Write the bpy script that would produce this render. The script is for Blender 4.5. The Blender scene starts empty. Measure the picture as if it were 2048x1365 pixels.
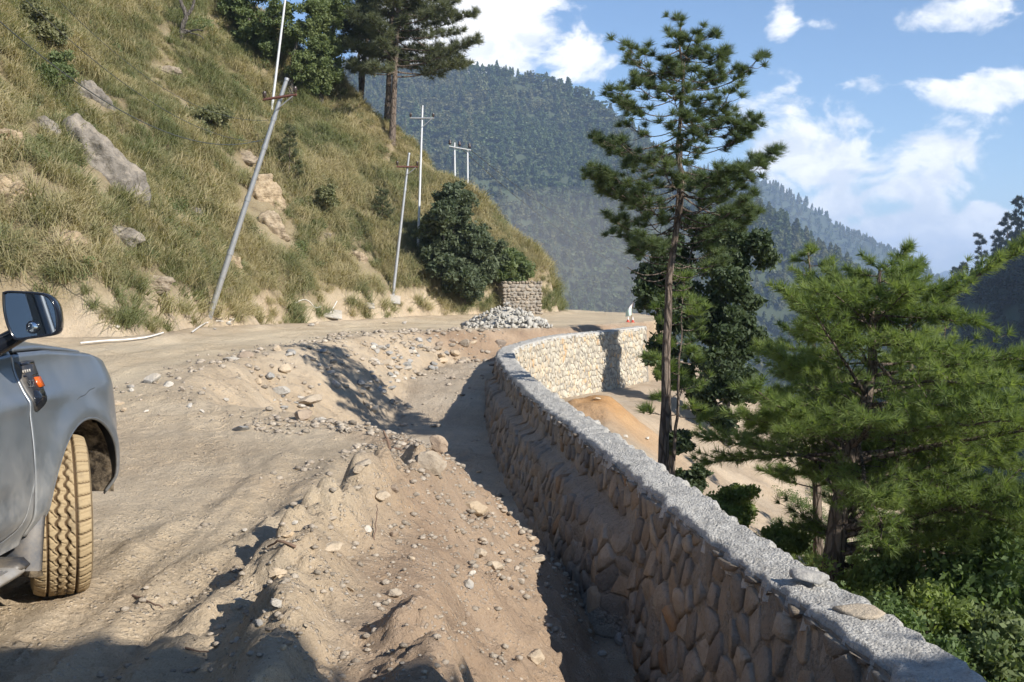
import bpy, bmesh, math
import numpy as np
from mathutils import Vector, Matrix, Euler

R = np.random.default_rng
rad = math.radians
SC = bpy.context.scene
COL = SC.collection

# ------------------------------------------------------------------ camera, sky, sun, exposure
FPX, PITCH, EYE = 2200.0, rad(3.19), 1.52
cam_d = bpy.data.cameras.new('camera'); cam = bpy.data.objects.new('camera', cam_d); COL.objects.link(cam)
cam.location = (0, 0, EYE); cam.rotation_euler = (rad(90) - PITCH, 0, 0)
cam_d.sensor_width = 36; cam_d.lens = 36 * FPX / 2048; cam_d.clip_start = .05; cam_d.clip_end = 30000
SC.camera = cam

SUN_AZ, SUN_EL = rad(50), rad(31)            # shadows run to the left and away; the sun stands behind the right shoulder
TO_SUN = Vector((math.sin(SUN_AZ) * math.cos(SUN_EL), -math.cos(SUN_AZ) * math.cos(SUN_EL), math.sin(SUN_EL)))
sun_d = bpy.data.lights.new('sun', 'SUN'); sun = bpy.data.objects.new('sun', sun_d); COL.objects.link(sun)
sun_d.energy = 5.0; sun_d.angle = rad(.53); sun_d.color = (1, .945, .86)
sun.rotation_euler = TO_SUN.to_track_quat('Z', 'Y').to_euler(); sun.location = (20, -20, 30)

vs = SC.view_settings
vs.view_transform = 'Standard'; vs.look = 'None'; vs.gamma = 1; vs.exposure = .62; vs.use_curve_mapping = False
SC.render.engine = 'CYCLES'
cy = SC.cycles
cy.use_denoising = True; cy.use_adaptive_sampling = True; cy.adaptive_threshold = .02; cy.max_bounces = 6; cy.diffuse_bounces = 3; cy.glossy_bounces = 3; cy.transmission_bounces = 4
cy.transparent_max_bounces = 8; cy.volume_bounces = 1; cy.caustics_reflective = False; cy.caustics_refractive = False


class NT:
    """a few lines of shader-node shorthand"""
    def __init__(s, tree): s.t = tree
    def n(s, typ, **kw):
        nd = s.t.nodes.new(typ)
        for k, v in kw.items():
            if k.startswith('i_'):
                nd.inputs[k[2:].replace('_', ' ')].default_value = v
            else: setattr(nd, k, v)
        return nd
    def l(s, a, b): s.t.links.new(a, b)
    def math(s, op, a, b=None, c=None, clamp=False):
        nd = s.n('ShaderNodeMath', operation=op, use_clamp=clamp)
        for i, v in enumerate((a, b, c)):
            if v is None: continue
            if hasattr(v, 'is_linked'): s.l(v, nd.inputs[i])
            else: nd.inputs[i].default_value = v
        return nd.outputs[0]
    def mix(s, f, a, b, typ='MIX'):
        nd = s.n('ShaderNodeMix', data_type='RGBA', blend_type=typ)
        for i, v in ((0, f), (6, a), (7, b)):
            if hasattr(v, 'is_linked'): s.l(v, nd.inputs[i])
            else: nd.inputs[i].default_value = v if i == 0 else (*v[:3], 1)
        return nd.outputs[2]
    def noise(s, co, scale, detail=4, rough=.55, dist=0.0):
        nd = s.n('ShaderNodeTexNoise'); nd.inputs['Scale'].default_value = scale
        nd.inputs['Detail'].default_value = detail; nd.inputs['Roughness'].default_value = rough
        nd.inputs['Distortion'].default_value = dist
        if co is not None: s.l(co, nd.inputs['Vector'])
        return nd.outputs['Fac']
    def ramp(s, f, lo, hi, a=0.0, b=1.0):
        nd = s.n('ShaderNodeMapRange', interpolation_type='SMOOTHSTEP')
        s.l(f, nd.inputs[0])
        for i, v in ((1, lo), (2, hi), (3, a), (4, b)): nd.inputs[i].default_value = v
        return nd.outputs[0]


def pixel_dir(x, y):
    cx = (x - 1024) / FPX; cyy = (682.5 - y) / FPX
    v = np.array([cx, math.cos(PITCH) + cyy * math.sin(PITCH), -math.sin(PITCH) + cyy * math.cos(PITCH)])
    return v


def at(x, y, d):
    v = pixel_dir(x, y); return np.array([v[0] / v[1] * d, d, EYE + v[2] / v[1] * d])


def make_world():
    w = bpy.data.worlds.new('World'); SC.world = w; w.use_nodes = True
    t = w.node_tree; t.nodes.clear(); N = NT(t)
    sky = N.n('ShaderNodeTexSky', sky_type='NISHITA', sun_disc=False)
    sky.sun_elevation = SUN_EL; sky.sun_rotation = math.pi - SUN_AZ
    sky.altitude = 1500; sky.air_density = 1.0; sky.dust_density = .3; sky.ozone_density = 3.6
    co = N.n('ShaderNodeTexCoord').outputs['Generated']
    sep = N.n('ShaderNodeSeparateXYZ'); N.l(co, sep.inputs[0])
    warp = N.n('ShaderNodeMapping'); N.l(co, warp.inputs[0]); warp.inputs['Scale'].default_value = (1, 1, 1.5)
    big = N.noise(warp.outputs[0], 3.3, 3, .5)
    fine = N.noise(warp.outputs[0], 15, 10, .58, .25)
    # cloud banks: where each stands in the sky and how wide and tall it is; elsewhere scattered cumulus from the noise alone
    banks = [((985, 60), .085, .050, .62), ((880, 20), .07, .05, .62), ((1130, 125), .05, .030, .50), ((860, 130), .10, .06, .6),
             ((1800, 470), .062, .034, .56), ((1860, 430), .025, .026, .5), ((1965, 460), .030, .027, .55),
             ((1700, 380), .12, .07, .40), ((1580, 290), .08, .05, .38), ((1700, 300), .07, .035, .3),
             ((1560, 60), .022, .06, .30), ((1900, 30), .12, .022, .36), ((1950, 180), .07, .018, .28), ((1580, 140), .025, .03, .26)]
    acc = None
    for (px, py), rx, rz, amp in banks:
        v = pixel_dir(px, py); v = v / np.linalg.norm(v)
        d = N.n('ShaderNodeVectorMath', operation='SUBTRACT'); N.l(co, d.inputs[0]); d.inputs[1].default_value = v
        m = N.n('ShaderNodeVectorMath', operation='MULTIPLY'); N.l(d.outputs[0], m.inputs[0]); m.inputs[1].default_value = (1 / rx, 1 / max(rx, .06), 1 / rz)
        ln = N.n('ShaderNodeVectorMath', operation='LENGTH'); N.l(m.outputs[0], ln.inputs[0])
        g = N.ramp(ln.outputs['Value'], 1.5, .1, 0, amp)
        acc = g if acc is None else N.math('MAXIMUM', acc, g)
    dens = N.math('ADD', N.math('ADD', N.math('MULTIPLY', fine, 1.25), N.math('MULTIPLY', big, .35)), acc)
    cov = N.ramp(dens, 1.02, 1.20)
    thick = N.ramp(dens, 1.15, 1.55)
    lobes = N.noise(warp.outputs[0], 26, 8, .6, .4)
    shade = N.math('MULTIPLY', N.ramp(lobes, .36, .60, .55, 1.0), N.ramp(thick, 0, 1, .74, 1.0))
    ccol = N.mix(shade, (3.6, 4.3, 5.4), (10.5, 10.2, 9.8))
    mixd = N.mix(N.math('MULTIPLY', cov, .93), sky.outputs[0], ccol)
    bg = N.n('ShaderNodeBackground'); bg.inputs['Strength'].default_value = .105; N.l(mixd, bg.inputs['Color'])
    w.cycles.sampling_method = 'MANUAL'; w.cycles.sample_map_resolution = 256
    out = N.n('ShaderNodeOutputWorld'); N.l(bg.outputs[0], out.inputs['Surface'])


make_world()

# ------------------------------------------------------------------ numeric helpers
_perm = R(7).permutation(1024); _perm = np.concatenate([_perm, _perm])
_gr = R(8).normal(size=(1024, 2)); _gr /= np.linalg.norm(_gr, axis=1)[:, None]


def perlin(x, y, seed=0):
    x = np.asarray(x, float) + seed * 17.31; y = np.asarray(y, float) - seed * 9.77
    xi = np.floor(x).astype(int); yi = np.floor(y).astype(int); xf = x - xi; yf = y - yi
    u = xf * xf * xf * (xf * (xf * 6 - 15) + 10); v = yf * yf * yf * (yf * (yf * 6 - 15) + 10)
    def g(a, b):
        h = _perm[(_perm[(xi + a) & 1023] + yi + b) & 1023]
        return _gr[h, 0] * (xf - a) + _gr[h, 1] * (yf - b)
    n00, n10, n01, n11 = g(0, 0), g(1, 0), g(0, 1), g(1, 1)
    return (n00 * (1 - u) + n10 * u) * (1 - v) + (n01 * (1 - u) + n11 * u) * v


def fbm(x, y, octv=4, seed=0, gain=.5):
    s = 0; a = 1.0; f = 1.0
    for i in range(octv):
        s = s + a * perlin(x * f, y * f, seed + i); a *= gain; f *= 2.03
    return s


def sstep(x, a, b):
    t = np.clip((x - a) / (b - a), 0, 1); return t * t * (3 - 2 * t)


def line_dist(x, y, pts):
    """distance to an open polyline, and the index-fraction of the nearest point"""
    best = np.full(np.shape(x), 1e18); tt = np.zeros(np.shape(x))
    for i in range(len(pts) - 1):
        ax, ay = pts[i][:2]; bx, by = pts[i + 1][:2]
        dx, dy = bx - ax, by - ay
        t = np.clip(((x - ax) * dx + (y - ay) * dy) / (dx * dx + dy * dy), 0, 1)
        d = (x - ax - t * dx) ** 2 + (y - ay - t * dy) ** 2
        m = d < best; best = np.where(m, d, best); tt = np.where(m, i + t, tt)
    return np.sqrt(best), tt


def inside(x, y, poly):
    r = np.zeros(np.shape(x), bool); n = len(poly)
    for i in range(n):
        x1, y1 = poly[i][:2]; x2, y2 = poly[(i + 1) % n][:2]
        if y1 == y2: continue
        c = ((y1 > y) != (y2 > y)) & (x < (x2 - x1) * (y - y1) / (y2 - y1) + x1)
        r ^= c
    return r


def signed(x, y, line, closing):
    d, _ = line_dist(x, y, line)
    return np.where(inside(x, y, list(line) + list(closing)), d, -d)


# ------------------------------------------------------------------ mesh helpers
def raw_mesh(name, V, F, smooth=False, col=None):
    V = np.ascontiguousarray(V, np.float32); F = np.ascontiguousarray(F, np.int32)
    me = bpy.data.meshes.new(name); k = F.shape[1]
    me.vertices.add(len(V)); me.vertices.foreach_set('co', V.ravel())
    me.loops.add(F.size); me.loops.foreach_set('vertex_index', F.ravel())
    me.polygons.add(len(F)); me.polygons.foreach_set('loop_start', np.arange(0, F.size, k, dtype=np.int32))
    if smooth: me.polygons.foreach_set('use_smooth', np.ones(len(F), bool))
    me.update(calc_edges=True)
    if col is not None:
        c = np.ones((len(V), 4), np.float32); c[:, :np.shape(col)[1]] = col
        a = me.color_attributes.new('Col', 'FLOAT_COLOR', 'POINT'); a.data.foreach_set('color', c.ravel())
    return me


def put(name, me, mat=None, parent=None, **props):
    o = bpy.data.objects.new(name, me); COL.objects.link(o)
    if mat is not None and me is not None and not me.materials: me.materials.append(mat)
    if parent is not None: o.parent = parent
    for k, v in props.items(): o[k] = v
    return o


class MB:
    def __init__(s): s.V = []; s.F = []; s.C = []; s.n = 0
    def add(s, V, F, c=None):
        V = np.asarray(V, float).reshape(-1, 3); F = np.asarray(F, int)
        if F.shape[1] == 4: F = np.vstack([F[:, [0, 1, 2]], F[:, [0, 2, 3]]])
        s.V.append(V); s.F.append(F + s.n); s.n += len(V)
        cc = np.ones((len(V), 3)) * (.5 if c is None else 1)
        if c is not None: cc = np.broadcast_to(np.asarray(c, float), (len(V), 3))
        s.C.append(cc); return s
    def tube(s, P, r, n=8, c=None, cap=True):
        P = np.asarray(P, float); m = len(P); r = np.broadcast_to(np.asarray(r, float), (m,))
        T = np.gradient(P, axis=0); T /= np.linalg.norm(T, axis=1)[:, None] + 1e-12
        up = np.array([0, 0, 1.]) if abs(T[0][2]) < .9 else np.array([1., 0, 0])
        A = np.cross(T, up); A /= np.linalg.norm(A, axis=1)[:, None] + 1e-12; B = np.cross(T, A)
        th = np.linspace(0, 2 * np.pi, n, endpoint=False)
        V = P[:, None] + r[:, None, None] * (np.cos(th)[None, :, None] * A[:, None] + np.sin(th)[None, :, None] * B[:, None])
        V = V.reshape(-1, 3); i = np.arange(m - 1)[:, None] * n; j = np.arange(n)[None]; j2 = (j + 1) % n
        F = np.stack([i + j, i + j2, i + n + j2, i + n + j], -1).reshape(-1, 4)
        s.add(V, F, c)
        if cap:
            k = s.n
            s.add(np.vstack([P[0], V[:n]]), np.array([[0, 1 + (q + 1) % n, 1 + q] for q in range(n)]), c)
            s.add(np.vstack([P[-1], V[-n:]]), np.array([[0, 1 + q, 1 + (q + 1) % n] for q in range(n)]), c)
        return s
    def box(s, c, size, rot=None, col=None, bev=0.0):
        h = np.asarray(size, float) / 2
        if bev > 0:
            b = min(bev, h.min() * .9); V = []
            for sx in (-1, 1):
                for sy in (-1, 1):
                    for sz in (-1, 1):
                        for ax in range(3):
                            v = h.copy() - b; v[ax] = h[ax]; V.append(v * (sx, sy, sz))
            bm = bmesh.new(); [bm.verts.new(v) for v in V]; bmesh.ops.convex_hull(bm, input=bm.verts)
            bmesh.ops.triangulate(bm, faces=bm.faces); bm.verts.index_update()
            V = np.array([v.co[:] for v in bm.verts]); F = np.array([[q.index for q in f.verts] for f in bm.faces]); bm.free()
        else:
            V = np.array([[x, y, z] for x in (-1, 1) for y in (-1, 1) for z in (-1, 1)]) * h
            F = np.array([[0, 1, 3, 2], [4, 6, 7, 5], [0, 4, 5, 1], [2, 3, 7, 6], [0, 2, 6, 4], [1, 5, 7, 3]])
        if rot is not None: V = V @ np.array(Euler(rot).to_matrix()).T
        return s.add(V + np.asarray(c, float), F, col)
    def build(s, name, mat, parent=None, smooth=False, **props):
        me = raw_mesh(name, np.vstack(s.V), np.vstack(s.F), smooth, np.vstack(s.C))
        return put(name, me, mat, parent, **props)


def grid_faces(nr, nc):
    i = np.arange(nr - 1)[:, None] * nc; j = np.arange(nc - 1)[None]
    return np.stack([i + j, i + j + 1, i + nc + j + 1, i + nc + j], -1).reshape(-1, 4)


def thing(name, loc, label, cat, group=None, rz=0.0):
    o = bpy.data.objects.new(name, None); COL.objects.link(o); o.empty_display_size = .1
    o.location = loc; o.rotation_euler = (0, 0, rz); o['label'] = label; o['category'] = cat
    if group: o['group'] = group
    return o


def tag(o, label, cat, group=None):
    o['label'] = label; o['category'] = cat
    if group: o['group'] = group
    return o


_ico = {}
def ico(sub):
    if sub not in _ico:
        bm = bmesh.new(); bmesh.ops.create_icosphere(bm, subdivisions=sub, radius=1)
        _ico[sub] = (np.array([v.co[:] for v in bm.verts]), np.array([[q.index for q in f.verts] for f in bm.faces])); bm.free()
    return _ico[sub]


def rock_shape(seed, sub=2, planes=9, rough=.05, box=(1, 1, 1)):
    """a broken stone: a ball cut by random planes, worn and roughened"""
    r = R(seed); U, F = ico(sub); U = U / np.linalg.norm(U, axis=1)[:, None]
    n = r.normal(size=(planes, 3)); n /= np.linalg.norm(n, axis=1)[:, None]; h = r.uniform(.50, .84, planes)
    q = U @ n.T; rr = np.where(q > 1e-3, h / np.maximum(q, 1e-3), 9).min(1); rr = np.minimum(rr, 1.02)
    rr = rr * (1 + rough * (fbm(U[:, 0] * 2.2 + U[:, 2] * 1.3 + seed, U[:, 1] * 2.2 - U[:, 2] + seed * .3, 3) * 1.4))
    V = U * rr[:, None] * np.asarray(box); return V, F


# ------------------------------------------------------------------ materials
def new_mat(name):
    m = bpy.data.materials.new(name); m.use_nodes = True; t = m.node_tree; t.nodes.clear(); N = NT(t)
    p = N.n('ShaderNodeBsdfPrincipled'); o = N.n('ShaderNodeOutputMaterial'); N.l(p.outputs[0], o.inputs[0])
    return m, N, p, o


def bump(N, p, h, strength, dist):
    b = N.n('ShaderNodeBump'); b.inputs['Strength'].default_value = strength; b.inputs['Distance'].default_value = dist
    N.l(h, b.inputs['Height']); N.l(b.outputs[0], p.inputs['Normal']); return b


def pos(N): return N.n('ShaderNodeNewGeometry').outputs['Position']
def objco(N): return N.n('ShaderNodeTexCoord').outputs['Object']


def soil_mat():
    m, N, p, o = new_mat('soil'); P = pos(N)
    c = N.n('ShaderNodeVertexColor', layer_name='Col').outputs[0]
    big = N.noise(P, .7, 5, .6); mid = N.noise(P, 5, 6, .65); fin = N.noise(P, 45, 5, .7)
    c = N.mix(N.ramp(big, .3, .7), c, N.mix(1, c, (.84, .80, .76), 'MULTIPLY'))
    c = N.mix(N.ramp(mid, .35, .7), c, N.mix(1, c, (1.16, 1.14, 1.10), 'MULTIPLY'))
    c = N.mix(N.ramp(fin, .50, .72), c, N.mix(1, c, (.80, .78, .75), 'MULTIPLY'))
    vo = N.n('ShaderNodeTexVoronoi', feature='F1'); vo.inputs['Scale'].default_value = 38; N.l(P, vo.inputs['Vector'])
    vo2 = N.n('ShaderNodeTexVoronoi', feature='F1'); vo2.inputs['Scale'].default_value = 13; N.l(P, vo2.inputs['Vector'])
    peb = N.math('MULTIPLY', N.ramp(vo.outputs['Distance'], .42, .15), N.ramp(mid, .42, .62))
    peb2 = N.math('MULTIPLY', N.ramp(vo2.outputs['Distance'], .33, .12), N.ramp(big, .45, .65))
    c = N.mix(N.math('MULTIPLY', peb, .5), c, (.56, .51, .44))
    grit = N.noise(P, 150, 3, .8); c = N.mix(N.ramp(grit, .56, .68), c, N.mix(1, c, (.70, .68, .65), 'MULTIPLY')); c = N.mix(N.ramp(grit, .40, .30), c, N.mix(1, c, (1.3, 1.3, 1.3), 'MULTIPLY'))
    N.l(c, p.inputs['Base Color']); p.inputs['Roughness'].default_value = .96; p.inputs['Specular IOR Level'].default_value = .15
    h = N.math('ADD', N.math('ADD', N.math('MULTIPLY', mid, 1.2), N.math('MULTIPLY', fin, .55)), N.math('ADD', N.math('MULTIPLY', peb, .35), N.math('MULTIPLY', peb2, .5)))
    bump(N, p, N.math('ADD', h, N.math('MULTIPLY', grit, .25)), .9, .045); return m


def rock_mat(name, a, b, dusty=.35, scale=1.0, band=0.0):
    m, N, p, o = new_mat(name); P = pos(N)
    rnd = N.n('ShaderNodeObjectInfo').outputs['Random']
    at_ = N.n('ShaderNodeVertexColor', layer_name='Col')
    n1 = N.noise(P, 3 * scale, 6, .65); n2 = N.noise(P, 22 * scale, 6, .7)
    c = N.mix(N.ramp(n1, .3, .7), a, b)
    hs = N.n('ShaderNodeHueSaturation'); N.l(c, hs.inputs['Color'])
    N.l(N.math('MULTIPLY_ADD', rnd, .5, .75), hs.inputs['Value']); N.l(N.math('MULTIPLY_ADD', rnd, .35, .75), hs.inputs['Saturation'])
    c = N.mix(N.ramp(n2, .5, .75), hs.outputs[0], N.mix(1, hs.outputs[0], (.6, .58, .56), 'MULTIPLY'))
    c = N.mix(1, c, N.mix(1, at_.outputs[0], (2, 2, 2), 'MULTIPLY'), 'MULTIPLY')
    nz = N.n('ShaderNodeSeparateXYZ'); N.l(N.n('ShaderNodeNewGeometry').outputs['Normal'], nz.inputs[0])
    d = N.math('MULTIPLY', N.ramp(nz.outputs[2], .1, .9), N.math('MULTIPLY', N.ramp(n1, .25, .7), dusty))
    c = N.mix(d, c, (.50, .40, .27))                                 # settled road dust
    N.l(c, p.inputs['Base Color']); p.inputs['Roughness'].default_value = .9; p.inputs['Specular IOR Level'].default_value = .25
    h = N.math('ADD', N.math('MULTIPLY', n1, 1.0), N.math('MULTIPLY', n2, .45))
    if band:
        mp = N.n('ShaderNodeMapping'); N.l(P, mp.inputs[0]); mp.inputs['Scale'].default_value = (1, 1, band); mp.inputs['Rotation'].default_value = (.15, .3, 0)
        h = N.math('ADD', h, N.math('MULTIPLY', N.noise(mp.outputs[0], 2.2, 5, .6), 1.6))
    bump(N, p, h, .8, .05); return m


def leaf_mat(name, a, b, c3=None, trans=.3, patch=0.0, rough=.6):
    m, N, p, o = new_mat(name); P = pos(N)
    at_ = N.n('ShaderNodeVertexColor', layer_name='Col').outputs[0]
    sp = N.n('ShaderNodeSeparateColor'); N.l(at_, sp.inputs[0])
    rnd = N.n('ShaderNodeObjectInfo').outputs['Random']
    f = N.math('ADD', N.math('MULTIPLY', sp.outputs[0], .65), N.math('MULTIPLY', rnd, .35))
    c = N.mix(f, a, b)
    if c3 is not None:
        c = N.mix(N.ramp(N.math('ADD', N.noise(P, patch, 4, .6), N.math('MULTIPLY', rnd, .22)), .50, .78), c, c3)
    N.l(c, p.inputs['Base Color']); p.inputs['Roughness'].default_value = rough; p.inputs['Specular IOR Level'].default_value = .3
    tr = N.n('ShaderNodeBsdfTranslucent'); N.l(N.mix(1, c, (1.25, 1.3, .7), 'MULTIPLY'), tr.inputs[0])
    mx = N.n('ShaderNodeMixShader'); mx.inputs[0].default_value = trans
    N.l(p.outputs[0], mx.inputs[1]); N.l(tr.outputs[0], mx.inputs[2]); N.l(mx.outputs[0], o.inputs[0]); return m


def plain_mat(name, col, rough=.6, metal=0.0, var=.25, scale=8, bmp=.0, spec=.5, dust=0.0):
    m, N, p, o = new_mat(name); P = objco(N)
    n = N.noise(P, scale, 6, .65)
    c = N.mix(n, tuple(v * (1 - var) for v in col), tuple(min(1, v * (1 + var)) for v in col))
    if dust:
        c = N.mix(N.math('MULTIPLY', N.ramp(N.noise(P, scale * .6, 6, .7), .38, .68), dust), c, (.44, .35, .24))
    N.l(c, p.inputs['Base Color']); p.inputs['Roughness'].default_value = rough; p.inputs['Metallic'].default_value = metal
    p.inputs['Specular IOR Level'].default_value = spec
    if bmp: bump(N, p, n, bmp, .01)
    return m


def bark_mat(name, a, b):
    m, N, p, o = new_mat(name); P = objco(N)
    mp = N.n('ShaderNodeMapping'); N.l(P, mp.inputs[0]); mp.inputs['Scale'].default_value = (14, 14, 3)
    n = N.noise(mp.outputs[0], 1.6, 6, .7, .6); vo = N.n('ShaderNodeTexVoronoi', feature='DISTANCE_TO_EDGE'); vo.inputs['Scale'].default_value = 1.1
    N.l(mp.outputs[0], vo.inputs['Vector'])
    h = N.math('ADD', n, N.ramp(vo.outputs[0], 0, .2, 0, .6))
    c = N.mix(N.ramp(h, .5, 1.2), a, b); N.l(c, p.inputs['Base Color']); p.inputs['Roughness'].default_value = .95
    bump(N, p, h, 1, .03); return m


M = {}
M['soil'] = soil_mat()
M['rock_pale'] = rock_mat('rock_pale', (.40, .375, .335), (.51, .48, .425), .5)
M['rock_tan'] = rock_mat('rock_tan', (.40, .31, .21), (.50, .41, .30))
M['rock_brown'] = rock_mat('rock_brown', (.26, .20, .15), (.38, .29, .21))
M['rock_grey'] = rock_mat('rock_grey', (.25, .25, .24), (.36, .35, .33), .2)
M['rock_slope'] = rock_mat('rock_slope', (.15, .135, .115), (.27, .24, .205), .3, 1.6, 3)
M['rock_ledge'] = rock_mat('rock_ledge', (.22, .165, .11), (.40, .32, .22), .3, 2.0, 7)
M['rock_wall'] = rock_mat('rock_wall', (.255, .228, .195), (.355, .315, .268), .22, 2.0)
M['rock_face'] = rock_mat('rock_face', (.50, .46, .38), (.62, .57, .46), .1)
M['rock_heap'] = rock_mat('rock_heap', (.36, .345, .31), (.47, .45, .40), .3)
M['gravel'] = rock_mat('gravel', (.40, .32, .235), (.50, .43, .34), .5, 2)
M['grass'] = leaf_mat('grass_blades', (.46, .385, .235), (.30, .27, .135), (.165, .185, .08), .35, .30)
M['needle'] = leaf_mat('pine_needles', (.07, .11, .055), (.15, .19, .08), trans=.35)
M['needle_old'] = leaf_mat('hill_pine_needles', (.085, .105, .06), (.17, .18, .095), trans=.35)
M['needle_lush'] = leaf_mat('lush_pine_needles', (.12, .175, .055), (.29, .35, .12), trans=.5)
M['leaf_dark'] = leaf_mat('dark_leaves', (.042, .066, .032), (.09, .12, .055), trans=.3)
M['leaf_mid'] = leaf_mat('mid_leaves', (.10, .145, .06), (.20, .235, .10), trans=.4)
M['leaf_olive'] = leaf_mat('olive_leaves', (.13, .15, .07), (.26, .25, .13), trans=.35)
M['leaf_spur'] = leaf_mat('spur_shrub_leaves', (.065, .09, .05), (.13, .155, .085), trans=.3)
M['leaf_bright'] = leaf_mat('bright_leaves', (.075, .125, .04), (.15, .21, .075), trans=.4)
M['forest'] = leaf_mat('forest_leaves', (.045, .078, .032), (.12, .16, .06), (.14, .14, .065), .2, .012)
M['forest_dark'] = leaf_mat('shaded_forest_leaves', (.022, .036, .018), (.045, .06, .028), trans=.12)  # darker copy of the forest leaves, the right hill's shade put into the colour
M['bark'] = bark_mat('pine_bark', (.075, .055, .042), (.20, .155, .12))
M['bark_grey'] = bark_mat('grey_bark', (.07, .06, .05), (.17, .15, .13))
M['galv'] = plain_mat('galvanised_steel', (.42, .43, .44), .5, .55, .25, 5)
M['white_pole'] = plain_mat('pale_steel', (.62, .63, .64), .5, .2, .15, 5)
M['rust'] = plain_mat('rusty_steel', (.17, .075, .055), .8, .2, .4, 12)
M['porcelain'] = plain_mat('brown_porcelain', (.05, .035, .03), .3, 0, .2, 12)
M['wire'] = plain_mat('bare_wire', (.10, .11, .10), .6, .5, .1, 5)
M['pipe'] = plain_mat('white_plastic_pipe', (.72, .70, .66), .5, 0, .15, 6, dust=.35)
M['root'] = plain_mat('dead_wood', (.17, .11, .075), .9, 0, .4, 14, .6)

# ------------------------------------------------------------------ lie of the land
WALL = [(2.05, 0.2), (1.86, 2.2), (1.655, 4.16), (1.54, 5.1), (1.42, 5.85), (1.30, 6.7), (1.17, 7.85), (.99, 9.5), (.78, 11.5), (.56, 13.2), (.40, 14.5),
        (.21, 16.6), (.03, 19.0), (-.09, 21.0), (-.14, 22.4), (-.08, 24.4), (.2, 26.3), (.82, 28.7), (1.72, 30.95), (2.64, 32.7), (3.13, 33.65), (4.23, 35.75)]
WALL_EXT = [(2.6, -14)] + WALL + [(5.0, 37.3), (5.9, 41), (5.2, 46), (2.5, 53), (-6, 64), (-40, 90)]
EDGE = [(-.2, -14), (-.3, 0), (-.38, 3), (-.58, 5.4), (-.6, 7.3), (-.5, 8.7), (-.75, 9.7), (-1.5, 10.8), (-2.5, 11.5), (-3.3, 11.9), (-3.9, 13),
        (-4.1, 14.5), (-4.0, 16.6), (-3.5, 20), (-3.0, 23), (-2.2, 25.6), (-.9, 27.2), (0, 29), (1.2, 31.6), (2.4, 33.8), (3.9, 36), (5.0, 37.3), (5.9, 41), (5.2, 46), (2.5, 53), (-6, 64), (-40, 90)]
LEFTC = [(-120, 92), (-120, -14)]
FOOT = [(-60, -2), (-40, 5), (-20, 13.5), (-12, 17.6), (-9.3, 19.3), (-7.4, 20.2), (-6.9, 22), (-6.7, 25), (-6.5, 31), (-5.2, 35), (-3.2, 38.6), (-1.0, 41.2), (.9, 43), (1.9, 44.4),
        (2.1, 46.5), (.3, 50.5), (-8, 60), (-40, 88)]
FOOTC = [(-130, 92), (-130, -4)]
# ridges pushed up along the near verge: crest line, height, half width
BERMS = [([(-.72, 3.2), (-.95, 4.6), (-1.02, 5.4), (-.95, 6.4), (-.74, 7.4), (-.66, 8.6)], .24, .22),
         ([(-1.35, 3.4), (-1.32, 4.5), (-1.25, 5.3), (-1.05, 6.2), (-.9, 7.3)], .12, .13),
         ([(-1.72, 5.3), (-1.5, 6.3), (-1.35, 7.4), (-1.45, 8.8)], .06, .12),
         ([(-2.1, 6.0), (-1.9, 7.4), (-1.9, 9.2)], .04, .12),
         ([(-.10, 3.0), (-.22, 3.7), (-.30, 4.4)], .24, .26)]
RUTS = [([(-2.55, -4), (-2.35, 3), (-2.3, 6), (-2.5, 9), (-3.4, 12.5), (-4.6, 18)], .010, .14),
        ([(-4.0, -4), (-3.8, 3), (-3.8, 6), (-4.1, 9), (-4.9, 12.5), (-5.8, 18)], .010, .14),
        ([(-1.75, -4), (-1.72, 3), (-1.6, 4.5), (-1.6, 6.5), (-1.72, 8.5), (-2.4, 10.6)], .016, .11),
        ([(-2.0, 4), (-1.95, 6.5), (-2.1, 8.5), (-2.9, 11)], .010, .08),
        ([(-5.3, 13), (-5.2, 18), (-4.9, 23), (-4.3, 27), (-2.8, 31), (0, 34.5)], .03, .25),
        ([(-6.2, 17), (-6.2, 22), (-5.9, 27), (-4.6, 33), (-1.5, 37)], .03, .25)]


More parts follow.
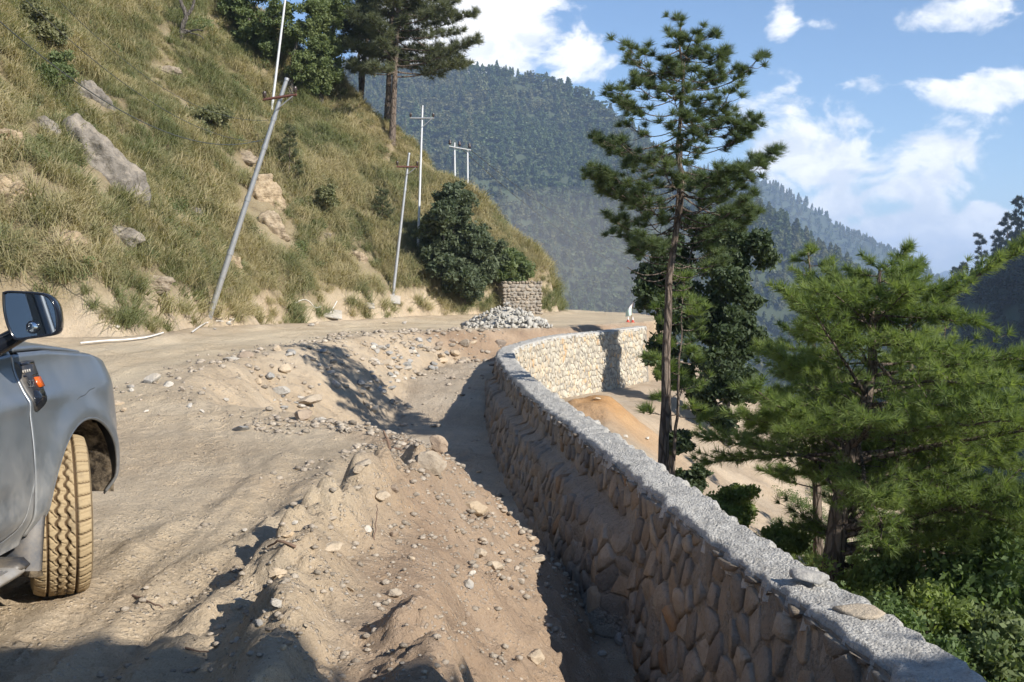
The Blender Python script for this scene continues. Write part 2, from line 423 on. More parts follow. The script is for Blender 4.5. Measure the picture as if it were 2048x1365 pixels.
def land(x, y, detail=True):
    """height of the ground, with the masks that say which part of the place it is"""
    x = np.asarray(x, float); y = np.asarray(y, float)
    wx = x + .12 * perlin(x * 1.1, y * 1.1, 3) + .05 * perlin(x * 4, y * 4, 4); wy = y + .12 * perlin(x * 1.1, y * 1.1, 5) + .05 * perlin(x * 4, y * 4, 6)
    up = signed(wx, wy, EDGE, LEFTC)                     # + on the upper ground
    wl = signed(x, y, WALL_EXT, LEFTC)                   # + inside the wall
    hl = signed(x + .5 * perlin(x * .5, y * .5, 9), y, FOOT, FOOTC)      # + on the hillside
    zu = np.interp(y, [-20, 8.5, 11, 14, 24, 28, 32, 46, 60], [0, 0, .10, .36, .36, .26, .13, .12, .1])
    zu = zu + .03 * fbm(x * .8, y * .8, 3, 11)
    fl = np.interp(y, [-14, 4, 8, 12, 16, 19, 21, 23, 26, 30, 40], [-1.3, -1.3, -1.22, -1.15, -1.05, -.95, -.6, -.37, -.38, -.5, -.6])
    fl = fl + .05 * fbm(x * 1.2, y * 1.2, 3, 21)
    z_up = zu
    near = (y < 13)
    for P, h, w in BERMS:
        d, _ = line_dist(x, y, P); hh = h * np.clip(1 + .9 * fbm(x * 2.4, y * 2.4, 4, 31, .6),   .3, 1.35)
        z_up = z_up + np.where(d < 4 * w, hh * np.exp(-(d / w) ** 2 * 1.1), 0)
    for P, h, w in RUTS:
        d, _ = line_dist(x, y, P); q = d / w
        z_up = z_up + np.where(q < 4, h * (-np.exp(-(q * 1.2) ** 4) + .8 * np.exp(-((q - 1.35) / .4) ** 2)) + .007 * (q < .95) * np.tanh(4 * np.sin(2 * np.pi * (y + .5 * d) / .085)) * (y < 12), 0) * (.5 + .5 * sstep(perlin(x * .7, y * .5, 41), -.3, .3))
    k = np.interp(y, [0, 12, 14, 30], [1.15, 1.15, .85, .8])
    drop = k * (np.sqrt(np.maximum(-up, 0) ** 2 + .0225 * (up < 0)) - .15 * (up < 0))
    slope_rough = (.10 + .05 * (y < 12)) * fbm(x * 2.3, y * 2.3, 5, 51, .58) * sstep(-up, .0, .4)
    z_in = np.maximum(fl, z_up - np.maximum(drop, 0) + slope_rough)
    # soft toe
    t = np.maximum(hl, 0)
    hill = (.75 + .75 * np.exp(-((x - 1.2) ** 2 + (y - 44.5) ** 2) / 14)) * sstep(hl, 0, .75) + 1.10 * np.maximum(hl - .35, 0)
    hill = hill + (.75 * fbm(x * .22, y * .22, 3, 61) + .35 * fbm(x * .9, y * .9, 3, 62)) * sstep(hl, .5, 5) + .16 * fbm(x * 2.6, y * 2.6, 5, 63, .62) * sstep(hl, 0, .4)
    z_in = np.where(hl > 0, z_in + hill, z_in + .12 * np.exp(-(hl / .5) ** 2) * (hl <= 0))
    s = np.maximum(-wl, 0)
    z_out = -1.5 - .10 * np.minimum(s, 2.2) - np.where(s > 2.2, .60 * (s - 2.2), 0) - .25 * sstep(y, 24, 34) + .22 * fbm(x * .7, y * .7, 4, 71) * sstep(s, 0, 1.5)
    z_out = z_out + .45 * np.exp(-((x - 2.1) ** 2 + (y - 25.5) ** 2) / 1.6)
    z_out = np.maximum(z_out, -75)
    z = np.where(wl > 0, z_in, z_out)
    if detail:
        mask = np.where(wl > 0, 1 - .6 * ((up > .6) & (y > 12)), 1.0)
        rg = .45 + .9 * sstep(perlin(x * .6, y * .6, 86), -.25, .3) + .8 * np.exp(-(up / .6) ** 2)
        z = z + mask * (.016 * fbm(x * 3.1, y * 3.1, 3, 81) + .013 * rg * fbm(x * 9, y * 9, 4, 82, .7))
        cl = np.maximum(perlin(x * 7, y * 7, 83), 0) * np.maximum(perlin(x * 17, y * 17, 84), 0)
        z = z + .09 * cl * sstep(perlin(x * .9, y * .9, 85), -.2, .35) * mask
    return z, up, wl, hl


def ground_hit(px, py, d0=2.5, d1=130.0):
    v = pixel_dir(px, py); d = np.geomspace(d0, d1, 5000); x = v[0] / v[1] * d; z = EYE + v[2] / v[1] * d
    g = land(x, d, False)[0]; k = np.argmax(z < g)
    if not (z < g).any(): k = len(d) - 1
    return np.array([x[k], d[k], g[k]])


def zland(x, y): return float(land(np.array([x]), np.array([y]), True)[0][0])


def spaced(lo, hi, f):
    v = [lo]
    while v[-1] < hi: v.append(v[-1] + f(v[-1]))
    return np.array(v)


def build_land():
    ys = spaced(-14, 92, lambda y: .5 if y < 1.5 else (.08 if y < 2.8 else max(.015, .0050 * y) if y < 48 else .5))
    xs = spaced(-62, 46, lambda x: .021 if -2.9 < x < .9 else (.035 if -4.6 < x < 2 else (.11 if -9.5 < x < 2.6 else (.17 if -24 < x < 8 else .9))))
    X, Y = np.meshgrid(xs, ys); Z, up, wl, hl = land(X, Y)
    nr, nc = X.shape
    # soil colours (each patch of ground is a soil of its own)
    C = np.empty((nr, nc, 3)); C[:] = (.50, .412, .298)
    def paint(col, m):
        C[:] = C * (1 - m[..., None]) + np.asarray(col) * m[..., None]
    inn = sstep(wl, -.05, .05)
    n1 = fbm(X * .6, Y * .6, 3, 91)
    paint((.58, .485, .345), sstep(Y, 10, 14) * sstep(up, .1, .7) * sstep(-hl, .1, 1.1) * inn)       # dusty carriageway
    paint((.365, .272, .192), sstep(-up + .25 * n1, -.55, .1) * sstep(-Y, -11.5, -9.5) * inn)                     # freshly turned reddish spoil
    paint((.48, .395, .29), sstep(-up, -.1, .3) * sstep(Y, 10.5, 12.5) * inn)                          # embankment
    paint((.36, .265, .185), sstep(-up, -.1, .2) * sstep(Y, 24.5, 26.0) * inn)                        # brown cut bank
    paint((.47, .40, .31), sstep(-up, 1.1, 1.7) * inn)                                               # trench floor
    paint((.49, .405, .30), sstep(hl, -.3, .2))                                                       # cut earth at the hill foot
    paint((.27, .225, .145), sstep(hl + .5 * n1, .25, .8))                                                        # humus on the hillside
    paint((.44, .36, .27), 1 - inn)
    paint((.46, .27, .12), np.exp(-((X - 2.1) ** 2 + (Y - 25.5) ** 2) / 2.2) * (1 - inn))             # ochre spoil below the wall
    paint((.13, .11, .06), (1 - inn) * sstep(-wl, 7, 14))
    C *= (1.06 + .18 * n1)[..., None]
    F = grid_faces(nr, nc)
    f = lambda A: A.ravel()[F].mean(1)
    fh, fw, fu, fy = f(hl), f(wl), f(up), Y.ravel()[F].mean(1)
    lab = np.zeros(len(F), int)
    lab[(fy > 11.5) & (fu > .05)] = 1
    lab[fh > .15] = 2
    lab[fw < 0] = 3
    V = np.stack([X, Y, Z], -1).reshape(-1, 3); Cc = C.reshape(-1, 3)
    # smooth normals shared over the seams
    for i, nm in enumerate(('ground', 'dirt_road', 'hillside', 'valley_slope')):
        ff = F[lab == i]; u, inv = np.unique(ff, return_inverse=True)
        me = raw_mesh(nm, V[u], inv.reshape(-1, 4), True, Cc[u]); put(nm, me, M['soil'], kind='structure')


build_land()


# ------------------------------------------------------------------ scattering (for what nobody could count)
def scatter(name, P, rot, scl, idx, sources, **props):
    """one object whose points each carry a copy of one of the source meshes"""
    me = bpy.data.meshes.new(name); me.vertices.add(len(P)); me.vertices.foreach_set('co', np.ascontiguousarray(P, np.float32).ravel())
    for nm, typ, arr, key in (('rot', 'FLOAT_VECTOR', rot, 'vector'), ('scl', 'FLOAT_VECTOR', scl, 'vector')):
        a = me.attributes.new(nm, typ, 'POINT'); a.data.foreach_set(key, np.ascontiguousarray(arr, np.float32).ravel())
    a = me.attributes.new('idx', 'INT', 'POINT'); a.data.foreach_set('value', np.ascontiguousarray(idx, np.int32))
    o = put(name, me, None, kind='stuff', **props)
    c = bpy.data.collections.new(name + '_sources')
    for i, m in enumerate(sources):
        c.objects.link(bpy.data.objects.new('%s_source_%02d' % (name, i), m))
    g = bpy.data.node_groups.new(name, 'GeometryNodeTree')
    g.interface.new_socket('Geometry', in_out='INPUT', socket_type='NodeSocketGeometry'); g.interface.new_socket('Geometry', in_out='OUTPUT', socket_type='NodeSocketGeometry')
    n = g.nodes; gi = n.new('NodeGroupInput'); go = n.new('NodeGroupOutput')
    ci = n.new('GeometryNodeCollectionInfo'); ci.inputs['Collection'].default_value = c
    ci.inputs['Separate Children'].default_value = True; ci.inputs['Reset Children'].default_value = True
    ip = n.new('GeometryNodeInstanceOnPoints'); ip.inputs['Pick Instance'].default_value = True
    def named(nm, t):
        q = n.new('GeometryNodeInputNamedAttribute'); q.data_type = t; q.inputs['Name'].default_value = nm; return q.outputs['Attribute']
    er = n.new('FunctionNodeEulerToRotation'); L = g.links.new
    L(gi.outputs[0], ip.inputs['Points']); L(ci.outputs[0], ip.inputs['Instance']); L(named('idx', 'INT'), ip.inputs['Instance Index'])
    L(named('rot', 'FLOAT_VECTOR'), er.inputs[0]); L(er.outputs[0], ip.inputs['Rotation']); L(named('scl', 'FLOAT_VECTOR'), ip.inputs['Scale'])
    L(ip.outputs[0], go.inputs[0])
    md = o.modifiers.new('scatter', 'NODES'); md.node_group = g
    return o


def with_mat(me, m): me.materials.append(m); return me


# ------------------------------------------------------------------ foliage pieces
def unit(v): return v / (np.linalg.norm(v, axis=-1, keepdims=True) + 1e-12)


def leaves(mb, C, size, r, up=.3, col=None, narrow=.5):
    """diamond leaves, each a face of its own, at the points C"""
    n = len(C); a = unit(r.normal(size=(n, 3))); b = unit(np.cross(a, r.normal(size=(n, 3)) + (0, 0, up)))
    s = size * r.uniform(.6, 1.4, (n, 1)); a = a * s * .5; b = b * s * .5 * narrow
    V = np.stack([C - a, C + b, C + a, C - b], 1).reshape(-1, 3)
    q = np.arange(n)[:, None] * 4; F = np.vstack([np.hstack([q, q + 1, q + 2]), np.hstack([q, q + 2, q + 3])])
    t = (np.clip(r.normal(.5, .2, n), 0, 1) if col is None else np.clip(col + r.normal(0, .12, n), 0, 1))
    mb.add(V, F); mb.C[-1] = np.repeat(np.repeat(t[:, None], 4, 0), 3, 1)


def needles(mb, C, A, r, n=60, length=.18, spread=1.15, w=.006, col=None, droop=.0):
    """tufts of needles: at each centre C a brush pointing along A"""
    m = len(C); A = unit(A)
    d = r.normal(size=(m, n, 3)); d -= (d * A[:, None]).sum(-1, keepdims=True) * A[:, None]; d = unit(d)
    ph = spread * np.sqrt(r.uniform(.01, 1, (m, n, 1)))
    D = unit(A[:, None] * np.cos(ph) + d * np.sin(ph) - np.array([0, 0, droop]))
    L = (length if np.ndim(length) == 0 else length[:, None, None]) * r.uniform(.65, 1.1, (m, n, 1))
    B = C[:, None] - A[:, None] * (L * r.uniform(0, .35, (m, n, 1)))
    W = unit(np.cross(D, r.normal(size=(m, n, 3)))) * w
    V = np.stack([B - W, B + W, B + D * L + W * .25], 2).reshape(-1, 3)
    F = np.arange(m * n * 3).reshape(-1, 3)
    t = r.normal(.5, .18, (m, 1)) if col is None else col[:, None]
    t = np.clip(t + r.normal(0, .10, (m, n)), 0, 1)
    mb.add(V, F); mb.C[-1] = np.repeat(np.repeat(t.reshape(-1, 1), 3, 0), 3, 1)


def tuft_mesh(seed, n, length, w, spread, droop, segs=3):
    r = R(seed); mb = MB()
    az = r.uniform(0, 2 * np.pi, n); tilt = np.abs(r.normal(0, spread, n)) + .08; L = length * r.uniform(.45, 1.1, n); dr = droop * r.uniform(.4, 1.4, n)
    base = np.stack([r.normal(0, .09, n), r.normal(0, .09, n), np.zeros(n)], 1)
    dirh = np.stack([np.cos(az), np.sin(az), np.zeros(n)], 1); side = np.stack([-np.sin(az), np.cos(az), np.zeros(n)], 1)
    P = []
    for k in range(segs + 1):
        t = k / segs
        hor = L * (np.sin(tilt) * t + .35 * dr * t * t); ver = L * (np.cos(tilt) * t - .75 * dr * t * t * t)
        c = base + dirh * hor[:, None]; c[:, 2] += ver
        ww = w * (1 - t) ** .7 if k < segs else 0
        P.append((c - side * ww, c + side * ww))
    V = np.stack([v for p in P for v in p], 1)          # n,2(segs+1),3
    m = 2 * (segs + 1); q = np.arange(n)[:, None] * m; F = []
    for k in range(segs):
        a = 2 * k; F.append(np.hstack([q + a, q + a + 1, q + a + 3, q + a + 2]))
    t = np.clip(r.normal(.45, .25, n), 0, 1)
    me = raw_mesh('tuft', V.reshape(-1, 3), np.vstack(F), False, np.repeat(np.repeat(t[:, None], m, 0), 3, 1))
    return me


def clump_points(r, n, centre, radii, shell=.55):
    u = unit(r.normal(size=(n, 3))); k = r.uniform(shell ** 3, 1, (n, 1)) ** (1 / 3)
    k = k * (1 + .22 * r.normal(size=(n, 1)))
    return np.asarray(centre) + u * k * np.asarray(radii)


def bush_mesh(seed, nclump, per, size, leaf, flat=.7):
    r = R(seed); mb = MB()
    for i in range(nclump):
        c = unit(r.normal(size=3)) * r.uniform(.2, .8) * size; c[2] = abs(c[2]) * flat + size * .15
        rr = size * r.uniform(.22, .45)
        leaves(mb, clump_points(r, per, c, (rr, rr, rr * .8)), leaf, r, col=r.normal(.5, .2))
    return raw_mesh('bush', np.vstack(mb.V), np.vstack(mb.F), False, np.vstack(mb.C))


# ------------------------------------------------------------------ far mountains
def ridge_height(ridge, k, seed, gully, floor=-75):
    P = [tuple(p) for p in ridge]
    zr = np.array([p[2] for p in ridge])
    def f(x, y):
        wx = x + gully * .5 * fbm(x / (gully * 2.2), y / (gully * 2.2), 3, seed); wy = y + gully * .5 * fbm(x / (gully * 2.2), y / (gully * 2.2), 3, seed + 5)
        z = np.full(np.shape(x), -1e9); d = np.full(np.shape(x), 1e9)
        for i in range(len(P) - 1):
            ax, ay, az = P[i]; bx, by, bz = P[i + 1]; dx, dy = bx - ax, by - ay
            t = np.clip(((wx - ax) * dx + (wy - ay) * dy) / (dx * dx + dy * dy), 0, 1); di = np.hypot(wx - ax - t * dx, wy - ay - t * dy)
            z = np.maximum(z, az + (bz - az) * t - k * di); d = np.minimum(d, di)
        z = z + (.10 * gully * fbm(x / (gully * .5), y / (gully * .5), 4, seed + 9)) * sstep(d, 0, gully * .6)
        return np.maximum(z, floor)
    return f


RIDGE_MAIN = [at(420, 156, 1040), at(640, 144, 1020), at(870, 142, 1000), at(1000, 149, 990), at(1080, 165, 975), at(1180, 223, 940), at(1240, 292, 905), at(1350, 353, 860),
              at(1469, 432, 800), at(1510, 446, 780), at(1572, 484, 770), at(1603, 521, 765), at(1644, 546, 750), at(1690, 555, 735), at(1726, 611, 725), at(1790, 690, 705), at(1900, 770, 690), at(2000, 860, 680)]
RIDGE_FAR = [at(1150, 345, 2100), at(1400, 345, 2050), at(1500, 380, 2020), at(1613, 430, 2000), at(1715, 486, 1970), at(1818, 542, 1940), at(1900, 594, 1900), at(2000, 700, 1880)]
RIDGE_PALE = [at(1500, 500, 5200), at(1760, 590, 5200), at(1850, 548, 5100), at(1905, 535, 5000), at(1990, 555, 5000), at(2200, 520, 5000), at(2500, 480, 5000)]
RIDGE_RIGHT = [(215, -60, 95), (203, 60, 85), (188, 150, 68), (168, 230, 42), tuple(at(2060, 480, 300)), tuple(at(1992, 550, 340)), tuple(at(1905, 632, 385)), tuple(at(1850, 682, 420)), (172, 480, -50), (178, 540, -75)]
h_main = ridge_height(RIDGE_MAIN, .80, 101, 120); h_far = ridge_height(RIDGE_FAR, .7, 121, 200); h_pale = ridge_height(RIDGE_PALE, .45, 131, 500)
h_right = ridge_height(RIDGE_RIGHT, 1.15, 141, 26)
M['forest_soil'] = plain_mat('forest_floor', (.05, .065, .03), .95, 0, .4, .05)
M['far_forest'] = plain_mat('far_forest_floor', (.045, .060, .032), .95, 0, .5, .02)


def mountain(name, h, x0, x1, y0, y1, step, mat):
    X, Y = np.meshgrid(np.arange(x0, x1 + step, step), np.arange(y0, y1 + step, step))
    Z = h(X, Y); V = np.stack([X, Y, Z], -1).reshape(-1, 3); F = grid_faces(*X.shape)
    F = F[(V[F][:, :, 2] > -74.5).any(1)]; u, inv = np.unique(F, return_inverse=True)
    put(name, raw_mesh(name, V[u], inv.reshape(-1, 4), True), mat, kind='structure')


def far_trees():
    """three conifers and three round crowns for woods that read as one mass"""
    out = []
    for s in range(3):
        r = R(300 + s); mb = MB(); n = 170
        t = r.uniform(.08, 1, n) ** .8; a = r.uniform(0, 6.28, n); rr = (1 - t) ** .75 * .27 * r.uniform(.45, 1.15, n) + .015
        C = np.stack([np.cos(a) * rr, np.sin(a) * rr, t + r.normal(0, .012, n)], 1); leaves(mb, C, .17, r, .2, narrow=.7)
        mb.tube([(0, 0, -.15), (0, 0, .5)], [.02, .012], 4); out.append(raw_mesh('conifer', np.vstack(mb.V), np.vstack(mb.F), False, np.vstack(mb.C)))
    for s in range(3):
        r = R(320 + s); mb = MB()
        for k in range(9):
            c = np.array([r.normal(0, .17), r.normal(0, .17), r.uniform(.3, .85)]); leaves(mb, clump_points(r, 24, c, (.17, .17, .15)), .17, r, col=r.normal(.55, .2), narrow=.7)
        mb.tube([(0, 0, -.15), (0, 0, .5)], [.025, .015], 4); out.append(raw_mesh('round_tree', np.vstack(mb.V), np.vstack(mb.F), False, np.vstack(mb.C)))
    return out


def wood(name, h, x0, x1, y0, y1, spacing, hmin, hmax, mat, conifer, label, seed, view=(-200, 2300), zmin=-70, clump=.004):
    r = R(seed); nx = int((x1 - x0) / spacing); ny = int((y1 - y0) / spacing)
    X, Y = np.meshgrid(np.linspace(x0, x1, nx), np.linspace(y0, y1, ny)); X = X.ravel() + r.uniform(-.55, .55, X.size) * spacing; Y = Y.ravel() + r.uniform(-.55, .55, Y.size) * spacing
    px = 1024 + FPX * X / Y; Z = h(X, Y)
    e = 2.0; gy = (h(X, Y + e) - Z) / e; gx = (h(X + e, Y) - Z) / e
    facing = gx * X + gy * Y > -9 * np.hypot(X, Y)                                                  # leave out the far side of the ridge
    k = (px > view[0]) & (px < view[1]) & (Z > zmin) & facing
    X, Y, Z = X[k], Y[k], Z[k]; n = len(X)
    H = r.uniform(hmin, hmax, n) * (1 + .35 * perlin(X * clump * 6, Y * clump * 6, seed)); W = H * r.uniform(.85, 1.35, n)
    con = r.uniform(size=n) < np.clip(conifer + .9 * perlin(X * clump, Y * clump, seed + 1), .05, .95)
    src = [m.copy() for m in FAR]
    for m in src: m.materials.clear(); m.materials.append(mat)
    idx = np.where(con, r.integers(0, 3, n), r.integers(3, 6, n)); H = np.where(con, H * 1.2, H * .8); W = np.where(con, W, W * 1.15)
    rot = np.stack([r.normal(0, .04, n), r.normal(0, .04, n), r.uniform(0, 6.28, n)], 1)
    scatter(name, np.stack([X, Y, Z - .4], 1), rot, np.stack([W, W, H], 1), idx, src, label=label, category='forest'); return n


FAR = far_trees()
mountain('mountain_slope', h_main, -560, 520, 360, 1300, 9, M['forest_soil'])
mountain('far_ridge', h_far, -300, 1400, 1300, 2700, 20, M['far_forest'])
mountain('pale_ridge', h_pale, 600, 4200, 3900, 6200, 60, M['far_forest'])
mountain('right_hillside', h_right, 40, 330, -40, 620, 4, M['forest_soil'])
put('valley_floor', raw_mesh('valley_floor', np.array([[-4000, -400, -74], [5200, -400, -74], [5200, 6500, -74], [-4000, 6500, -74.]]), np.array([[0, 1, 2, 3]])), M['forest_soil'], kind='structure')
nw = [wood('mountain_forest', h_main, -420, 480, 400, 1290, 5.7, 7, 11, M['forest'], .5, 'hazy green forest covering the big mountain behind the road', 401, (600, 2100)),
      wood('far_ridge_forest', h_far, 100, 1050, 1450, 2200, 11, 8, 12, M['forest'], .7, 'blue hazy forest on the long ridge beyond the valley', 402, (1200, 2000), clump=.001),
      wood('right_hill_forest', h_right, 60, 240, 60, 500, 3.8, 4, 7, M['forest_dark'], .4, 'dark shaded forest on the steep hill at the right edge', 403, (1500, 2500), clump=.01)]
print('woods', nw)


# ------------------------------------------------------------------ retaining wall
def resample(P, step):
    P = np.asarray(P, float); n = 40; Q = []
    for i in range(len(P) - 1):       # Catmull-Rom
        p0, p1, p2, p3 = P[max(i - 1, 0)], P[i], P[i + 1], P[min(i + 2, len(P) - 1)]
        t = np.linspace(0, 1, n, endpoint=False)[:, None]
        Q.append(.5 * ((2 * p1) + (-p0 + p2) * t + (2 * p0 - 5 * p1 + 4 * p2 - p3) * t ** 2 + (-p0 + 3 * p1 - 3 * p2 + p3) * t ** 3))
    Q = np.vstack(Q + [P[-1:]]); s = np.concatenate([[0], np.cumsum(np.linalg.norm(np.diff(Q, axis=0), axis=1))])
    t = np.arange(0, s[-1], step); return np.stack([np.interp(t, s, Q[:, k]) for k in range(Q.shape[1])], 1), t


def mortar_mat(name, a, b, fine, bstr):
    m, N, p, o = new_mat(name); P = pos(N)
    n1 = N.noise(P, 4, 6, .65); n2 = N.noise(P, fine, 6, .75); vo = N.n('ShaderNodeTexVoronoi', feature='F1'); vo.inputs['Scale'].default_value = fine * 1.2; N.l(P, vo.inputs['Vector'])
    c = N.mix(N.ramp(n1, .3, .7), a, b); c = N.mix(N.ramp(n2, .45, .7), c, N.mix(1, c, (.62, .61, .60), 'MULTIPLY'))
    N.l(c, p.inputs['Base Color']); p.inputs['Roughness'].default_value = .95; p.inputs['Specular IOR Level'].default_value = .2
    bump(N, p, N.math('ADD', N.math('MULTIPLY', n2, 1.0), N.math('MULTIPLY', vo.outputs['Distance'], -.7)), bstr, .03); return m


M['mortar'] = mortar_mat('wall_mortar', (.29, .262, .222), (.37, .335, .285), 34, .9)
M['cap'] = mortar_mat('wall_top_mortar', (.47, .45, .41), (.64, .615, .56), 55, .8)
WALL_TOP = -.03


def wall_frame():
    P, t = resample(WALL, .045); T = np.gradient(P, axis=0); T /= np.linalg.norm(T, axis=1)[:, None]
    return P, t, np.stack([-T[:, 1], T[:, 0]], 1)          # normal pointing to the road side


def wall_profile(y, v):
    """inner face: sideways offset from the centre line and height, v = 0 (top edge) .. 1 (foot)"""
    led = sstep(y, 8.1, 8.5) * (1 - sstep(y, 21, 22.3)); H = np.interp(y, [0, 8, 12, 18, 21, 23, 26, 36], [1.5, 1.45, 1.35, 1.2, .95, .7, .7, .9])
    z = -v * H; u = np.clip((v * H - .33) / .05, 0, 1)
    return .165 + .10 * v * H + led * .17 * u + np.where(led > 0, led * .10 * np.clip(v * H - .4, 0, 1), .05 * v * H), WALL_TOP + z


def build_wall():
    root = thing('stone_retaining_wall', (1.3, 6.7, -1.3), 'long curved stone and mortar retaining wall with rough grey top', 'wall'); root['kind'] = 'thing'
    off = np.array(root.location)
    P, t, Nn = wall_frame(); n = len(P)
    def surf(o, z):   # offset, height -> 3-D
        return np.concatenate([P[:, None, :] + Nn[:, None, :] * o[..., None], z[..., None]], -1)
    y = P[:, 1][:, None]
    vi = np.linspace(0, 1, 24)[None]; oi, zi = wall_profile(y, vi * np.ones_like(y))
    s = t[:, None] * np.ones_like(vi)
    oi = oi + .035 * fbm(s * 2.4, zi * 2.6, 4, 201, .6); Vi = surf(oi, zi + .012 * fbm(s * 5, vi * 4, 2, 205) * (vi > .02))
    ho = np.linspace(0, 1, 14)[None]; Ho = np.interp(y, [0, 22, 30, 36], [1.9, 1.9, 2.3, 2.5])
    oo = -.165 - .05 * ho * Ho + .028 * fbm(t[:, None] * 3.1 + 50, ho * Ho * 3, 3, 211); Vo = surf(oo, WALL_TOP - ho * Ho)
    ie = Vi[:, :1]; oe = Vo[:, :1]
    mb = MB(); mb.add(Vi.reshape(-1, 3) - off, grid_faces(n, vi.size)); mb.add(Vo.reshape(-1, 3) - off, grid_faces(n, ho.size)[:, ::-1])
    for e in (0, n - 1):                                     # closed ends
        L = np.vstack([Vi[e], Vo[e][::-1]]); k = len(L); mb.add(np.vstack([L.mean(0), L]) - off, np.array([[0, 1 + q, 1 + (q + 1) % k] for q in range(k)]))
    mb.build('masonry_core', M['mortar'], root, True)
    # rough screed on top, ragged at both edges
    m = 19; w = np.linspace(0, 1, m); ragi = .055 * fbm(t * 4.5, t * 0, 5, 221, .75) + .012; rago = .07 * fbm(t * 3.4 + 9, t * 0, 5, 222, .75) + .015
    o = (.165 + ragi)[:, None] * (1 - w) + (-.165 - rago)[:, None] * w
    xx = P[:, None, 0] + Nn[:, None, 0] * o; yy = P[:, None, 1] + Nn[:, None, 1] * o
    edge = np.minimum(w, 1 - w)[None] * 2
    z = WALL_TOP + .035 + .016 * fbm(xx * 3, yy * 3, 3, 223) + .020 * fbm(xx * 14, yy * 14, 4, 224, .8) - .05 * (1 - sstep(edge, 0, .22)) + .012 * np.sin(t * .9)[:, None]
    z[:, 0] -= .05; z[:, -1] -= .05
    put('screed_top', raw_mesh('screed_top', np.stack([xx, yy, z], -1).reshape(-1, 3) - off, grid_faces(n, m)[:, ::-1], True), M['cap'], root)
    # stones in both faces: interlocking rubble, each stone one cell of a jittered pattern
    r = R(231); S = []; tot = t[-1]
    def face_point(face, u, w):
        p = np.stack([np.interp(u, t, P[:, 0]), np.interp(u, t, P[:, 1])], -1); nn = np.stack([np.interp(u, t, Nn[:, 0]), np.interp(u, t, Nn[:, 1])], -1); nn = nn / np.linalg.norm(nn, axis=-1, keepdims=True)
        if face == 0:
            H = np.interp(p[..., 1], [0, 8, 12, 18, 21, 23, 26, 36], [1.5, 1.45, 1.35, 1.2, .95, .7, .7, .9]); o0, z0 = wall_profile(p[..., 1], w / H); sg = 1
        else: o0 = -.165 - .05 * w; z0 = WALL_TOP - w; sg = -1
        return np.concatenate([p + nn * o0[..., None], z0[..., None]], -1), np.concatenate([nn * sg, np.full(nn.shape[:-1] + (1,), .08)], -1)
    for face, (sp, asp, u0, u1) in enumerate(((.19, .85, 1.4, 24.5), (.138, 1.25, 18.6, tot - .1))):
        hmax = 1.3 if face == 0 else 2.15; du, dw = sp / asp, sp * asp
        gu, gw = np.meshgrid(np.arange(u0, u1, du), np.arange(-dw * .3, hmax + dw, dw), indexing='ij'); gu = gu + (np.arange(gu.shape[1]) % 2)[None] * du * .5
        gu = gu + r.uniform(-.40, .40, gu.shape) * du; gw = gw + r.uniform(-.40, .40, gw.shape) * dw; nu, nw_ = gu.shape
        for i in range(1, nu - 1):
            for j in range(nw_):
                c = np.array([gu[i, j], gw[i, j]]); yy0 = float(np.interp(c[0], t, P[:, 1]))
                lim = np.interp(yy0, [0, 8, 12, 18, 21, 23, 26, 36], [1.5, 1.45, 1.35, 1.2, .95, .7, .7, .9]) * .96 if face == 0 else 2.15
                if c[1] > lim or (face == 0 and 8.3 < yy0 < 21.8 and .27 < c[1] < .42) or (face == 0 and yy0 > 22.8) or (face == 1 and yy0 < 18.5): continue
                poly = [c + (x_ * du * 1.2, y_ * dw * 1.2) for x_, y_ in ((-1, -1), (1, -1), (1, 1), (-1, 1))]
                for a in range(max(0, i - 2), min(nu, i + 3)):
                    for b in range(max(0, j - 2), min(nw_, j + 3)):
                        if (a, b) == (i, j): continue
                        q = np.array([gu[a, b], gw[a, b]]); nv = q - c; m0 = (q + c) / 2; new = []
                        for k in range(len(poly)):
                            A, B = poly[k], poly[(k + 1) % len(poly)]; da, db = np.dot(A - m0, nv), np.dot(B - m0, nv)
                            if da <= 0: new.append(A)
                            if (da < 0) != (db < 0) and da != db: new.append(A + (B - A) * (da / (da - db)))
                        poly = new
                        if len(poly) < 3: break
                    if len(poly) < 3: break
                if len(poly) < 3: continue
                poly = np.array(poly); poly[:, 1] = np.clip(poly[:, 1], .012, lim); cc = poly.mean(0); area = .5 * abs(np.sum(poly[:, 0] * np.roll(poly[:, 1], -1) - poly[:, 1] * np.roll(poly[:, 0], -1)))
                if area < .003: continue
                gap = r.uniform(.80, .96); poly = cc + (poly - cc) * gap; n = len(poly)
                mid = (poly + np.roll(poly, -1, 0)) / 2; mid = cc + (mid - cc) * r.uniform(.94, 1.05, (n, 1)); corner = cc + (poly - cc) * r.uniform(.88, 1.02, (n, 1)); ring = np.stack([corner, mid], 1).reshape(-1, 2)      # worn corners
                hgt = r.uniform(.008, .034) if face == 0 else r.uniform(.006, .022); tl = r.normal(0, .12, 2)
                rings = [(1.0, -.035), (.98, hgt * .6), (.86, hgt)]
                V = []
                for k_, h_ in rings:
                    q = cc + (ring - cc) * k_; X, Nv = face_point(face, q[:, 0], q[:, 1]); V.append(X + Nv * (h_ + ((q - cc) @ tl) * (h_ > 0))[:, None])
                X, Nv = face_point(face, cc[None, 0], cc[None, 1]); V.append(X + Nv * (hgt * r.uniform(.9, 1.25)))
                V = np.vstack(V); k = 2 * n; F = []
                for q in range(2):
                    for e in range(k): F += [[q * k + e, q * k + (e + 1) % k, (q + 1) * k + (e + 1) % k], [q * k + e, (q + 1) * k + (e + 1) % k, (q + 1) * k + e]]
                F += [[2 * k + e, 2 * k + (e + 1) % k, 3 * k] for e in range(k)]; F = np.array(F)
